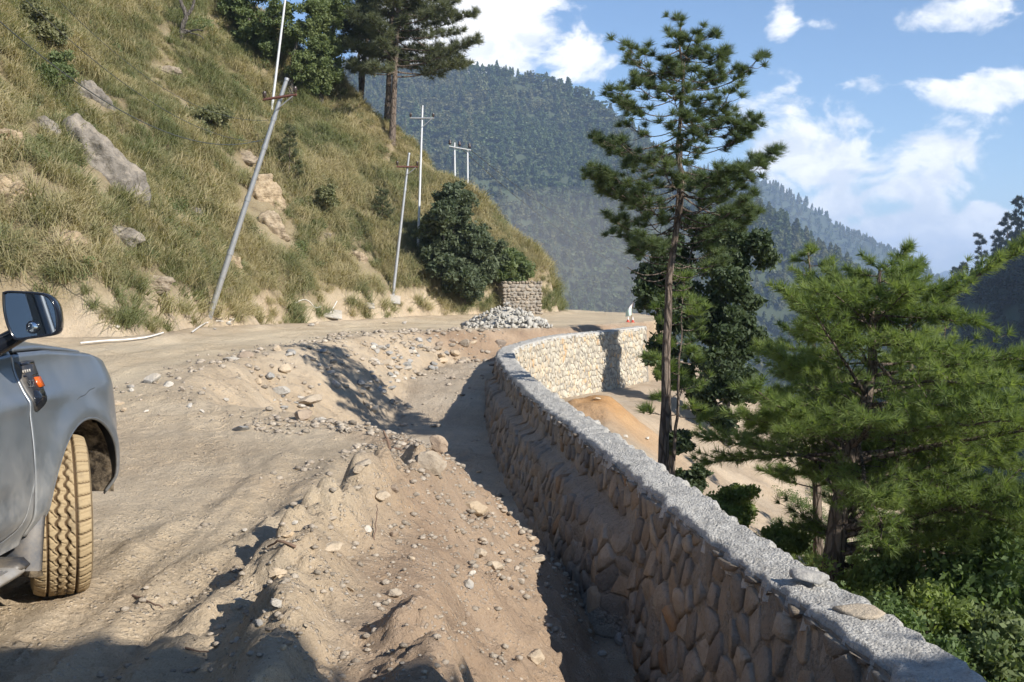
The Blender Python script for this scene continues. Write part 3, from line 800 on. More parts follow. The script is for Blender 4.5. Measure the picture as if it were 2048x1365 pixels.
                fc = np.cross(V[F[-1][1]] - V[F[-1][0]], V[F[-1][2]] - V[F[-1][0]])
                if np.dot(fc, Nv[0]) < 0: F = F[:, ::-1]
                S.append((area / yy0 ** 2, V, F, face))
    S.sort(key=lambda a: -a[0])
    tints = [(.5, .49, .47), (.53, .47, .40), (.45, .44, .43), (.58, .43, .30), (.41, .39, .37), (.54, .51, .47)]
    rest = [MB(), MB()]
    for i, (a, V, F, face) in enumerate(S):
        tc = np.array(tints[int(r.choice(6, p=[.3, .2, .18, .04, .13, .15]))]) * r.uniform(.88, 1.12)
        if i < 300:
            c = V.mean(0); me = raw_mesh('stone', V - c, F, False, np.broadcast_to(tc, V.shape)); o = put('stone', me, M['rock_wall'] if face == 0 else M['rock_face'], root); o.location = c - off
        else: rest[face].add(V - off, F, tc)
    for f in (0, 1):
        if rest[f].V: rest[f].build('small_stones', (M['rock_wall'], M['rock_face'])[f], root, False, kind='stuff')
    print('wall stones', len(S))


build_wall()


# ------------------------------------------------------------------ grass on the hillside
def hill_points(r, n, x0=-30, x1=2, y0=14, y1=50, lo=.45, hi=22):
    x = r.uniform(x0, x1, n * 4); y = r.uniform(y0, y1, n * 4); z, up, wl, hl = land(x, y, False)
    px = 1024 + FPX * x / y
    k = (hl > lo) & (hl < hi) & (px > -260); return x[k][:n], y[k][:n], z[k][:n], hl[k][:n]


BARE = [(at_px, s) for at_px, s in (((515, 400), .085), ((490, 320), .05), ((210, 340), .075), ((190, 205), .045), ((560, 470), .05), ((20, 370), .05), ((715, 520), .03), ((240, 470), .04), ((30, 430), .05), ((120, 480), .03), ((330, 130), .03), ((460, 520), .03), ((380, 420), .028), ((620, 300), .022), ((80, 250), .03), ((300, 560), .035), ((650, 470), .03), ((420, 350), .02), ((740, 400), .02), ((560, 560), .03), ((330, 300), .02))]


def bare_here(x, y, z):
    px = 1024 + FPX * x / y; py = 682.5 - FPX * np.tan(np.arctan2(z - EYE, y) + PITCH); b = np.zeros(len(x))
    for (cx, cyy), s in BARE: b = np.maximum(b, np.exp(-(((px - cx) / (s * 800)) ** 2 + ((py - cyy) / (s * 900)) ** 2)))
    return b


def build_grass():
    r = R(501)
    x, y, z, hl = hill_points(r, 26000, lo=.2)
    b = bare_here(x, y, z); pat = perlin(x * .55, y * .55, 511)
    keep = (r.uniform(size=len(x)) > b * 1.25) & ((hl > .7) | (r.uniform(size=len(x)) < .22) | ((y > 40) & (r.uniform(size=len(x)) < .8))) & (pat + .5 * perlin(x * 1.6, y * 1.6, 514) > -.32)
    x, y, z, hl = x[keep], y[keep], z[keep], hl[keep]; n = len(x)
    src = [with_mat(tuft_mesh(520 + k, 90, .72, .0085, .42, 1.0), M['grass']) for k in range(6)] + [with_mat(tuft_mesh(530 + k, 60, .42, .007, .55, .5), M['grass']) for k in range(4)]
    s = r.uniform(.5, 1.3, n) * (1 + .8 * perlin(x * .45, y * .45, 512))
    e = .6; gx = (land(x + e, y, False)[0] - land(x - e, y, False)[0]) / (2 * e); gy = (land(x, y + e, False)[0] - land(x, y - e, False)[0]) / (2 * e)
    a = np.arctan2(gy, gx); lean = .55
    # lean downhill: rotate about the horizontal axis across the slope
    rot = []
    for i in range(n):
        q = Matrix.Rotation(lean * r.uniform(.5, 1.2), 3, Vector((-math.sin(a[i]), math.cos(a[i]), 0))).inverted() if False else Matrix.Rotation(-lean * r.uniform(.5, 1.2), 3, Vector((-math.sin(a[i]), math.cos(a[i]), 0)))
        rot.append((q @ Matrix.Rotation(r.uniform(0, 6.28), 3, 'Z')).to_euler()[:])
    scatter('hill_grass', np.stack([x, y, z - .04], 1), np.array(rot), np.stack([s, s, s], 1), r.integers(0, 10, n), src, label='long dry drooping grass covering the steep hillside', category='grass')
    # low leafy undergrowth between the grass
    x, y, z, hl = hill_points(r, 3200, lo=.8); keep = (perlin(x * .35, y * .35, 541) > .05) & (bare_here(x, y, z) < .5); x, y, z = x[keep], y[keep], z[keep]; n = len(x)
    src = [with_mat(bush_mesh(550 + k, 7, 34, .5, .075), M['leaf_olive'] if k % 2 else M['leaf_mid']) for k in range(6)]
    s = r.uniform(.35, .95, n); rot = np.stack([r.normal(0, .3, n), r.normal(0, .3, n), r.uniform(0, 6.28, n)], 1)
    scatter('hill_undergrowth', np.stack([x, y, z - .05], 1), rot, np.stack([s, s, s], 1), r.integers(0, 6, n), src, label='low leafy weeds growing between the hillside grass', category='undergrowth')


build_grass()


# ------------------------------------------------------------------ trees
def bend(p0, p1, n=10, sag=0.0, wob=0.0, r=None, up=0.0):
    t = np.linspace(0, 1, n)[:, None]; P = np.asarray(p0) * (1 - t) + np.asarray(p1) * t
    P = P + np.array([0, 0, 1.]) * (up * t ** 2.2 - up * t - sag * 4 * t * (1 - t))
    if wob: P = P + np.cumsum(r.normal(0, wob, (n, 3)), 0) * t
    return P


def pine(name, label, base, top, r0, seed, mat, crown0, reach, nb, ntuft, tlen, need, width=None, stems=((0, 0, 0),), rise=.35, tuft_dir=.8, bare=.35, group=None, bark='bark', lopside=None, nspread=1.15, nw=.006, dead=0, droop=0.0, dens=1.0, sub=3, brush=0, vary=.2, low=None, esd=.12):
    """trunk(s), whorled limbs that turn up at the ends, a brush of needles on every twig end"""
    r = R(seed); base = np.asarray(base, float); top = np.asarray(top, float); H = np.linalg.norm(top - base)
    root = thing(name, base, label, 'tree', group); tk = MB(); lb = MB(); nd = MB()
    T = bend((0, 0, -.3), top - base, 26, 0, .006 * H, r); t = np.linspace(0, 1, 26)
    tr = r0 * (1 - .88 * t ** 1.05) + r0 * .5 * np.exp(-t * 26); tk.tube(T, tr, 12)
    trunks = [(T, tr, 0.0)]
    for f0, dx, dy in stems:
        if f0 <= 0: continue
        p0 = np.array([np.interp(f0, t, T[:, k]) for k in range(3)]); n = 16
        P = bend(p0, (top - base) * (1 - .03) + (dx, dy, 0), n, 0, .005 * H, r); u = np.linspace(0, 1, n)[:, None]
        P = P + np.array([dx, dy, 0]) * (np.sin(u * 3.14) * .35); q = np.interp(f0, t, tr) * .75 * (1 - .88 * u[:, 0]); tk.tube(P, q, 10); trunks.append((P, q, f0))
    CT, CA, CC = [], [], []
    for i in range(nb):
        f = crown0 + (1 - crown0) * ((i + r.uniform(0, 1)) / nb); T_, q_, f0 = trunks[int(r.integers(len(trunks)))]
        if f < f0: T_, q_, f0 = trunks[0]
        g = (f - f0) / (1 - f0); tt = np.linspace(0, 1, len(T_)); p0 = np.array([np.interp(g, tt, T_[:, k]) for k in range(3)]); br = np.interp(g, tt, q_)
        az = i * 2.399 + r.normal(0, .4)
        if low and f < low[0] and math.cos(az - low[1]) < .1: az = low[1] + r.uniform(-1.3, 1.3)
        L = reach(f) * r.uniform(.72, 1.1)
        if lopside is not None: L *= 1 + lopside[0] * math.cos(az - lopside[1])
        el = r.normal(.12, esd) + .5 * max(0, f - .75)
        p1 = p0 + L * np.array([math.cos(az) * math.cos(el), math.sin(az) * math.cos(el), math.sin(el)])
        P = bend(p0, p1, 9, 0, .01 * L, r, rise * L); lb.tube(P, np.linspace(max(.008, min(br * .4, .014 * L)), .005, 9), 5, cap=False)
        def tip(pp, dd, c): CT.append(pp); CA.append(dd); CC.append(c)
        shade = np.clip(r.normal(.5, vary), 0, 1)
        if i < dead: continue
        d_end = unit(P[-1] - P[-2]); tip(P[-1], unit(d_end + (0, 0, tuft_dir)), shade)
        ns = max(2, int(sub * L / .35 * dens))
        for s in range(ns):
            w = bare + (1 - bare) * ((s + r.uniform()) / ns); pp = np.array([np.interp(w, np.linspace(0, 1, 9), P[:, k]) for k in range(3)])
            sd = unit(np.cross(P[-1] - P[0], (0, 0, 1.))) * (1 if s % 2 else -1); l = (.16 + .34 * L * (1.05 - w)) * r.uniform(.5, 1.1)
            dd = unit(unit(P[-1] - P[0]) * .7 + sd * r.uniform(.4, 1.1) + (0, 0, r.normal(.25, .2)))
            Q = bend(pp, pp + dd * l, 5, 0, .01, r, rise * .7 * l); lb.tube(Q, np.linspace(.006, .003, 5), 3, cap=False)
            tip(Q[-1], unit(unit(Q[-1] - Q[-2]) + (0, 0, tuft_dir)), np.clip(shade + r.normal(0, .12), 0, 1))
            for e in range(brush): tip(Q[1 + e % 4] * .5 + Q[(1 + e) % 5] * .5, unit(dd + r.normal(0, .15, 3) + (0, 0, tuft_dir * .5)), np.clip(shade + r.normal(0, .12), 0, 1))
            if r.uniform() < ntuft:
                tip(Q[2], unit(dd + (0, 0, tuft_dir) + r.normal(0, .4, 3)), np.clip(shade + r.normal(0, .12), 0, 1))
    tip_n = 4
    for T_, q_, f0 in trunks:
        for k in range(tip_n): CT.append(T_[-1] - (0, 0, .09 * k) + r.normal(0, .02, 3)); CA.append(unit(np.array([r.normal(0, .3), r.normal(0, .3), 1.]))); CC.append(.5)
    CT, CA, CC = np.array(CT), np.array(CA), np.array(CC)
    needles(nd, CT, CA, r, need, tlen * r.uniform(.75, 1.15, len(CT)), nspread, nw, CC, droop)
    tk.build('trunk', M[bark], root, True); lb.build('limbs', M[bark], root, True); nd.build('crown', M[mat], root)
    return root


def leafy(name, label, base, parts, seed, mat, leaf, per, trunk=None, group=None, cat='tree', bark='bark_grey', narrow=.5, shell=.5):
    """parts: list of (centre offset, radii); trunk: list of (points, r0, r1)"""
    r = R(seed); root = thing(name, base, label, cat, group); mb = MB(); per *= .58; leaf *= 1.27
    for c, rr in parts:
        vol = rr[0] * rr[1] * rr[2]; k = max(9, int(14 * vol ** .5 / .4))
        for i in range(min(k, 40)):
            cc = clump_points(r, 1, c, np.array(rr) * .8, .15)[0]; s = np.mean(rr) * (r.uniform(.22, .42) if np.mean(rr) > .45 else r.uniform(.34, .62))
            leaves(mb, clump_points(r, int(per * r.uniform(.6, 1.3)), cc, (s, s, s * .75), shell), leaf, r, col=np.clip(r.normal(.5, .22), 0, 1), narrow=narrow)
    if trunk:
        tk = MB()
        for P, a, b in trunk:
            P, _ = resample(P, max(.05, np.linalg.norm(np.subtract(P[-1], P[0])) / 14)); tk.tube(P + np.cumsum(r.normal(0, .006, P.shape), 0), np.linspace(a, b, len(P)), 7)
        tk.build('trunk', M[bark], root, True)
    else:
        tk = MB()
        for i in range(6):
            c, rr = parts[int(r.integers(len(parts)))]; tk.tube(bend((r.normal(0, .05), r.normal(0, .05), -.1), np.asarray(c) + r.normal(0, .2, 3) * rr, 7, 0, .01, r), np.linspace(.02, .006, 7), 5)
        tk.build('stems', M[bark], root, True)
    mb.build('crown' if cat == 'tree' else 'foliage', M[mat], root); return root


def build_trees():
    # the tall young pine outside the wall
    b = at(1322, 960, 15.0); b[2] = zland(b[0], b[1]); tp = at(1350, 92, 15.0)
    pine('tall_pine', 'tall slender pine with forked trunk and rounded tufted crown behind the wall', b, tp, .085, 601, 'needle', .50,
         lambda f: np.interp(f, [.5, .55, .63, .72, .81, .9, .95, 1], [.45, .62, .98, 1.22, 1.24, .92, .62, .15]), 104, .3, .135, 120, stems=((.57, .16, .05),), rise=.6, bare=.48, nspread=1.5, nw=.0036, tuft_dir=1.2, sub=3.0, dead=9)
    # short needled shoots low on its trunk belong to a small pine beside it
    b2 = at(1345, 900, 16.4); b2[2] = zland(b2[0], b2[1])
    pine('young_pine', 'small bright young pine growing close behind the tall pine trunk', b2, at(1352, 545, 16.4), .035, 602, 'needle_lush', .38, lambda f: .62 * (1.1 - .6 * f), 22, .4, .17, 55, bare=.4)
    # dark broadleaf tree just behind
    d = 19.5; b = at(1345, 905, d); b[2] = zland(b[0], b[1]); o = lambda x, y, dd=0: at(x, y, d + dd) - b
    leafy('dark_broadleaf_tree', 'dark green broadleaf tree with drooping branches behind the tall pine', b,
          [(o(1420, 470), (.62, .6, .5)), (o(1340, 520), (.6, .6, .5)), (o(1470, 560), (.55, .6, .6)), (o(1390, 610), (.75, .7, .6)), (o(1310, 590), (.42, .5, .4)), (o(1430, 700), (.6, .6, .55)), (o(1330, 690), (.55, .55, .45)),
           (o(1500, 660), (.4, .5, .5)), (o(1420, 800), (.35, .4, .45)), (o(1350, 750), (.35, .4, .3)), (o(1330, 560), (.4, .5, .4)), (o(1520, 500), (.3, .4, .4)), (o(1480, 760), (.35, .4, .4)), (o(1440, 840), (.22, .3, .3)), (o(1360, 880), (.25, .25, .18))],
          611, 'leaf_dark', .085, 330, [([(0, 0, -.2), o(1338, 780), o(1346, 690), o(1370, 560), o(1400, 450)], .055, .015), ([o(1350, 760), o(1400, 770), o(1440, 830)], .05, .02), ([o(1356, 660), o(1430, 610), o(1480, 540)], .05, .015), ([o(1354, 690), o(1320, 640), o(1300, 590)], .04, .012)])
    # the big lush pine at the right
    d = 12.0; b = at(1648, 1150, d); b[2] = zland(b[0], b[1]) - .05; tp = at(1735, 520, d + .4)
    pine('lush_pine', 'broad lush green pine with leaning trunk on the slope right of the wall', b, tp, .15, 621, 'needle_lush', .2,
         lambda f: 2.35 * np.interp(f, [.2, .3, .42, .5, .7, .85, 1], [.85, 1.0, 1.02, 1.0, .78, .5, .12]), 96, .2, .135, 23, rise=-.03, tuft_dir=.35, bare=.22, droop=.06, nspread=1.15, nw=.0043, lopside=(.28, -.3), sub=4.6, brush=4, vary=.32, low=(.42, .5), esd=.30)
    # narrow tree further down the slope: its shadow stands on the far wall
    d = 30.4; b = at(1452, 905, d); b[2] = zland(b[0], b[1]); o = lambda x, y, dd=0: at(x, y, d + dd) - b
    leafy('narrow_tree', 'narrow dark tree behind the drooping broadleaf tree, standing down the slope', b, [(o(1452 + q, y_), (.85, .85, .5)) for y_, q in ((480, 4), (530, -3), (580, 3), (630, 0), (680, 3), (730, -4), (780, 2))], 612, 'leaf_dark', .10, 260, [([(0, 0, -.3), o(1452, 700), o(1453, 480)], .14, .03)])
    d = 15.5; b = at(1640, 1000, d); b[2] = zland(b[0], b[1])
    pine('slim_pine', 'slim pointed pine top rising behind the lush pine', b, at(1642, 478, d), .085, 622, 'needle_lush', .30, lambda f: 1.25 * (1.05 - f) + .1, 46, .2, .14, 30, rise=.15, bare=.25, droop=.05, tuft_dir=.35, sub=4, nw=.0038, brush=4, nspread=1.0, vary=.3)
    d = 17.0; b = at(1860, 1000, d); b[2] = zland(b[0], b[1])
    pine('slim_pine', 'second slim pine at the right with spiky upright leader shoots', b, at(1800, 555, d), .10, 623, 'needle_lush', .30, lambda f: 1.7 * (1.02 - f) + .15, 52, .2, .14, 30, rise=.3, bare=.25, tuft_dir=.6, sub=4, nw=.0038, brush=4, nspread=1.0, vary=.3)
    d = 22.0; b = at(1900, 900, d); b[2] = zland(b[0], b[1])
    pine('slope_pine', 'small lit pine lower down the slope at the far right', b, at(1912, 622, d), .08, 624, 'needle_lush', .1, lambda f: 1.0 * (1.05 - f) + .1, 40, .8, .2, 45, rise=.3, bare=.2, tuft_dir=.7, sub=4)
    # shrubs on the outer slope
    def shrub(label, px, d, w, h, seed, mat, leaf=.06, per=260, nm='shrub', n=7):
        r = R(seed); b = at(px, 900, d); base = np.array([b[0], b[1], zland(b[0], b[1])])
        parts = [((r.normal(0, w * .28), r.normal(0, w * .28), h * (.12 + .75 * (q + r.uniform()) / n)), (w * .42, w * .42, h * .24)) for q in range(n)]
        return leafy(nm, label, base, parts, seed, mat, leaf, per, cat='shrub')
    shrub('rounded bright green shrub on the slope beside the tall pine base', 1462, 15.5, .6, .75, 631, 'needle_lush', .05, 360)
    shrub('tall leafy shrub with broad leaves at the lower right edge', 1945, 11.5, 1.0, 1.7, 632, 'leaf_bright', .075, 240, n=9)
    shrub('darker leafy shrub in the bottom right corner', 2030, 9.3, .9, .9, 633, 'leaf_mid', .055, 300)
    shrub('leafy shrub half in shade by the right edge of the photo', 2045, 14, 1.5, 2.2, 634, 'leaf_mid', .07, 320, n=9)
    shrub('low bright weeds just outside the wall end near the camera', 1880, 7.0, .6, .42, 635, 'leaf_bright', .04, 280)
    shrub('low green shrub under the lush pine branches', 1790, 9.3, .75, .5, 636, 'leaf_bright', .045, 300)
    shrub('dim green bush beneath the lush pine trunk', 1560, 13.5, .6, .45, 637, 'needle_lush', .05, 320)
    shrub('small leafy shrub on the ochre bare slope by the far pine foot', 1385, 18, .5, .5, 638, 'leaf_dark', .06, 260)
    shrub('mid sized green shrub filling the gap right of the lush pine trunk', 1840, 11.2, 1.0, 1.1, 6381, 'needle_lush', .055, 260, n=8)
    # green cover on the lower outer slope
    r = R(639); x = r.uniform(1.9, 26, 26000); y = r.uniform(2.5, 34, 26000); z, up, wl, hl = land(x, y, False); px = 1024 + FPX * x / y
    k = (px > 1450) & (px < 2400) & (wl < -.7) & (r.uniform(size=len(x)) < sstep(px - 1450 + 200 * perlin(x, y, 640), 60, 420)); x, y, z = x[k][:4200], y[k][:4200], z[k][:4200]; n = len(x)
    src = [with_mat(bush_mesh(560 + q, 7, 40, .5, .05), M['leaf_bright'] if q % 2 else M['leaf_mid']) for q in range(6)] + [with_mat(tuft_mesh(570 + q, 60, .6, .006, .4, .7), M['leaf_bright']) for q in range(3)]
    sc_ = r.uniform(.3, .9, n); scatter('slope_undergrowth', np.stack([x, y, z - .03], 1), np.stack([r.normal(0, .2, n), r.normal(0, .2, n), r.uniform(0, 6.28, n)], 1), np.stack([sc_] * 3, 1), r.integers(0, 9, n), src, label='green weeds and grass covering the outer slope at the right', category='undergrowth')
    # ---- on the hillside
    def hillbush(label, px, py, w, h, seed, mat, leaf=.08, per=240, n=6, dd=0.0, cat='shrub', nm='bush'):
        g = ground_hit(px, py + h * FPX / 30 * .3); r = R(seed); g = g + (0, dd, 0)
        parts = [((r.normal(0, w * .3), r.normal(0, w * .25) - .2, h * .45 + r.normal(0, h * .22)), (w * .34, w * .34, h * .34)) for k in range(n)]
        return leafy(nm, label, g, parts, seed, mat, leaf, per, cat=cat)
    hillbush('grey green shrub overhanging the rocky ledge left of the leaning pole', 410, 235, 1.3, 1.1, 641, 'leaf_olive', .08, 300)
    hillbush('big pale leafed shrub in the upper left corner', 75, 70, 1.7, 1.4, 642, 'leaf_olive', .08, 320, 8)
    hillbush('green shrub under the corner shrub on the upper left slope', 110, 170, 1.0, .9, 643, 'leaf_mid', .07, 280)
    hillbush('low dull green shrub halfway down the hillside', 640, 400, 1.2, .8, 644, 'leaf_olive', .08, 280)
    for k, (lab, px, py, w, h, s) in enumerate((('large dark rounded shrub at the foot of the hill spur', 892, 575, 2.1, 3.3, 645), ('dark shrub right of the large one on the hill spur', 965, 570, 1.9, 1.9, 646), ('lighter shrub at the outer end of the hill spur', 1018, 572, 1.4, 1.4, 647), ('dark shrub low beneath the large spur shrub', 930, 592, 1.5, 1.1, 648))):
        r = R(s); base = ground_hit(px, py)
        leafy('bush', lab, base, [((r.normal(0, w * .24), r.normal(0, w * .2) - .2, h * (q + .6) / 11), (w * .34, w * .34, h * .20)) for q in range(11)], s, 'leaf_spur' if k != 2 else 'leaf_mid', .12, 300, cat='shrub')
    # pines on the crest of the spur
    hp = [('old pine with long bare trunk on the hill crest, left of the pair', 712, 228, 50, 745, -250, .15, 651), ('thin bare trunked pine just right of the left crest pine', 727, 232, 51, 735, -120, .085, 652),
          ('old pine standing close behind the frontmost crest pine', 773, 272, 47, 790, -190, .145, 653), ('frontmost old pine with a broken side limb on the hill crest', 782, 300, 45.5, 815, -160, .15, 654)]
    for k, (lab, px, py, d, tx, ty, r0, s) in enumerate(hp):
        b = at(px, py, d); b[2] = min(b[2], zland(b[0], b[1]))
        pine('hill_pine', lab, b, at(tx, ty, d), r0, s, 'needle_old', .34 if k != 1 else .5, (lambda f: 2.9 * np.interp(f, [.3, .4, .6, .85, 1], [.75, 1, .95, .6, .15])) if k != 1 else (lambda f: 1.4 * (1.15 - f)),
             64 if k != 1 else 30, .7, .34, 34, rise=.25, bare=.3, nw=.011, nspread=1.35, tuft_dir=.6, lopside=(.25, 0) if k == 3 else None, sub=3.2, dens=.75)
    # broadleaf trees above the slope, top centre-left
    for lab, bx, by, d, cs, s in (('leafy green tree with dark leaning stem at the top of the hillside', 580, 205, 38, [(600, 60), (630, 20), (560, 30), (640, 100), (600, 130), (620, -30), (570, -40)], 661),
                                  ('bushy broadleaf tree hanging over the upper slope left of the pines', 640, 215, 43, [(630, 120), (655, 150), (650, 60), (675, 20), (635, 170), (660, 100), (640, 20)], 662),
                                  ('dark shrubby tree behind the white pole at the top edge', 490, 95, 42, [(490, 30), (525, 60), (460, 0), (520, -10), (490, 70), (545, 90)], 663)):
        b = ground_hit(bx, by); dd = b[1]; o = lambda x, y: at(x, y, dd - .3) - b
        leafy('hillside_tree', lab, b, [(o(*c), (.75, .75, .6)) for c in cs], s, 'leaf_mid', .10, 230, [([(0, 0, -.3), o(bx + 4, by - 70), o(*cs[0])], .14, .03), ([o(bx + 2, by - 40), o(*cs[3])], .07, .02)])
    # bare crooked tree, upper left
    b = ground_hit(360, 78); o = lambda x, y: at(x, y, b[1] - .1) - b
    root = thing('crooked_tree', b, 'crooked dark tree with nearly bare branches near the top edge', 'tree'); mb = MB(); r = R(671)
    for P, a, c in (([(0, 0, -.2), o(365, 55), o(372, 30), o(360, 0), o(352, -40)], .12, .04), ([o(372, 32), o(385, 15), o(392, -30)], .07, .03), ([o(362, 68), o(395, 60), o(412, 66)], .06, .02), ([o(365, 60), o(400, 72), o(411, 82)], .04, .012)):
        P, _ = resample(P, .12); mb.tube(P + r.normal(0, .01, P.shape), np.linspace(a, c, len(P)), 7)
    mb.build('trunk', M['bark_grey'], root, True); lf = MB(); leaves(lf, clump_points(r, 500, o(405, 48), (.5, .4, .2)), .07, r); lf.build('crown', M['leaf_mid'], root)
    # saplings on the slope
    for lab, px, py, h, s in (('small yellowing pine sapling above the rocky gully', 578, 358, 1.9, 681), ('tiny pine sapling in the middle of the grassy slope', 764, 448, 1.2, 682)):
        b = ground_hit(px, py); pine('pine_sapling', lab, b, b + (.05, 0, h), .03, s, 'needle_old', .15, lambda f: .55 * (1.1 - f), 26, .6, .17, 40, bare=.25, nw=.007)
    # pines standing against the sky on the shaded right hill
    for lab, px, py, hpx, s in (('lone flat topped pine lowest on the dark right ridge', 1925, 575, 48, 691), ('dense dark pine on the right ridge, third from the edge', 1968, 532, 58, 692), ('leaning dark pine between its neighbours on the right ridge', 1993, 510, 46, 693),
                                ('tallest layered pine on the right ridge against the cloud', 2014, 500, 70, 694), ('dark pine at the very right edge of the ridge', 2046, 470, 72, 695), ('rounded dark tree at the lower end of the right ridge', 1900, 592, 30, 696), ('thin pine just left of the lone flat topped pine', 1913, 578, 36, 697)):
        d = np.interp(px, [1850, 1905, 1992, 2060], [420, 385, 340, 300]) - 2; b = at(px, py + 6, d); b[2] = min(b[2], float(h_right(np.array([b[0]]), np.array([b[1]]))[0])) ; H = hpx / FPX * d * 1.05
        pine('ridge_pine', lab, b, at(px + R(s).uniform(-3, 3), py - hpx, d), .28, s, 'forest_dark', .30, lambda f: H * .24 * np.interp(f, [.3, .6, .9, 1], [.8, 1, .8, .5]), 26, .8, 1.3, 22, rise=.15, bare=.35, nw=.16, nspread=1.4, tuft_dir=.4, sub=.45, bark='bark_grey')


build_trees()


# ------------------------------------------------------------------ poles and wires
def pole(name, label, b, t, r0, r1, mat, arm=None, collars=(), group='power line poles'):
    b = np.asarray(b); t = np.asarray(t); root = thing(name, b, label, 'pole', group)
    d = t - b; P = np.linspace(0, 1, 8)[:, None] * d; P[0] -= unit(d) * .4
    mb = MB(); mb.tube(P, np.linspace(r0, r1, 8), 14); mb.build('shaft', M[mat], root, True)
    for c in collars:
        m = MB(); k = r0 + (r1 - r0) * c; m.tube([d * c - unit(d) * .05, d * c + unit(d) * .05], k * 1.18, 14); m.build('collar', M['galv'], root, True)
    m = MB(); m.tube([d * .998, d * 1.0 + unit(d) * .05], [r1 * 1.25, r1 * 1.1], 12); m.build('cap', M['galv'], root, True)
    if arm:
        f, half, ang, tilt, am = arm; c = d * f; a = np.array([math.cos(ang), math.sin(ang), tilt]) * half; off = np.array([0, -r0 * 1.2, 0])
        m = MB(); m.tube([c + off - a, c + off + a], .032, 4); bar = m.build('crossarm', M[am], root)
        m = MB(); m.tube([c + off + a * .85, c + off - unit(d) * half * .75], .014, 5); m.build('brace', M['galv'], root)
        for s in (-.92, .92):
            m = MB(); q = c + off + a * s; m.tube([q, q + (0, 0, .05), q + (0, 0, .07), q + (0, 0, .11), q + (0, 0, .13), q + (0, 0, .19)], [.016, .016, .05, .042, .055, .03], 10); m.build('insulator', M['porcelain'], root, True)
    return root


gA = ground_hit(420, 630); tA = at(573, 160, gA[1] - .3)
pole('power_pole', 'leaning grey steel pole with rusty crossarm beside the road', gA, tA, .075, .048, 'galv', (.925, .42, -.25, .10, 'rust'), (.27, .5, .72, .84))
gB = ground_hit(786, 592); tB = at(818, 309, gB[1])
pole('power_pole', 'slightly leaning grey steel pole further along the road', gB, tB, .06, .04, 'galv', (.91, .38, -.1, -.02, 'rust'), (.45, .75))
gC = ground_hit(541, 238); tC = at(574, -30, gC[1])
pole('power_pole', 'thin white pole high on the slope cut by the top edge', gC, tC, .055, .04, 'white_pole')
dD = 41.; gD = at(835, 402, dD); gD[2] = min(gD[2], zland(gD[0], gD[1]))
pole('power_pole', 'thin pale pole with short crossarm below the crest pines', gD, at(845, 214, dD), .05, .035, 'white_pole', (.92, .45, .05, 0, 'galv'))
dE = 50.0; gE = at(911, 450, dE); gE[2] = min(gE[2], zland(gE[0], gE[1])); gF = at(936, 460, dE); gF[2] = min(gF[2], zland(gF[0], gF[1]))
rE = pole('twin_pole', 'pair of thin pale poles joined by a crossbar behind the spur shrubs', gE, at(909, 288, dE), .055, .04, 'white_pole')
m_ = MB(); m_.tube([gF - gE, at(935, 300, dE) - gE], [.055, .04], 12); m_.build('shaft', M['white_pole'], rE, True)
m_ = MB(); m_.tube([at(898, 293, dE - .1) - gE, at(942, 301, dE - .1) - gE], .03, 4); m_.build('crossarm', M['white_pole'], rE)
for x_, y_ in ((900, 290), (919, 293), (939, 297)):
    m_ = MB(); q_ = at(x_, y_, dE - .1) - gE; m_.tube([q_, q_ + (0, 0, .05), q_ + (0, 0, .10), q_ + (0, 0, .22)], [.02, .09, .07, .04], 8); m_.build('insulator', M['porcelain'], rE, True)


def wire(label, a, b, sag, r=.007, n=30):
    a = np.asarray(a); b = np.asarray(b); t = np.linspace(0, 1, n)[:, None]; P = a * (1 - t) + b * t; P[:, 2] -= (sag * 4 * t * (1 - t))[:, 0]
    mb = MB(); mb.tube(P - a, r, 5); o = mb.build('power_wire', M['wire'], None, True); o.location = a; tag(o, label, 'wire', 'power wires')


armA = gA + (tA - gA) * .925
wire('upper thin wire running from the top left corner to the leaning pole', at(10, -40, 15), at(527, 284, gA[1] - .2), .55, .006)
wire('lower cable running from the top left to the leaning pole', at(-60, -10, 14), at(530, 278, gA[1] - .25), .75, .009)
wire('faint wire crossing the slope from upper left to the pole crossarm', at(60, -60, 18), at(545, 240, gA[1] - .1), .7, .005)
wire('upper of two faint wires sloping in front of the hazy mountain', at(939, 298, dE), at(1420, 545, 95), 1.6, .016)
wire('lower of two faint wires sloping in front of the hazy mountain', at(919, 294, dE), at(1400, 560, 92), 1.9, .016)
wire('upper pale wire crossing the dark hill at the right edge', at(1880, 690, 60), at(2200, 775, 55), .4, .012)
wire('lower pale wire crossing the dark hill at the right edge', at(1900, 742, 60), at(2200, 800, 55), .4, .012)


# ------------------------------------------------------------------ rocks
def rock(label, p, size, seed, mat, flat=.75, long=1.2, rz=0.0, tilt=(0, 0), sub=3, sink=.3, group=None, rough=.07, name='rock', planes=13):
    V, F = rock_shape(seed, sub, planes, rough, (long, 1, flat)); V = V * size
    me = raw_mesh(name, V, F, True, np.full((len(V), 3), .5)); me.set_sharp_from_angle(angle=rad(24)); o = put(name, me, M[mat]); o.location = (p[0], p[1], p[2] + size * flat * (1 - 2 * sink)); o.rotation_euler = (tilt[0], tilt[1], rz)
    return tag(o, label, 'rock', group)


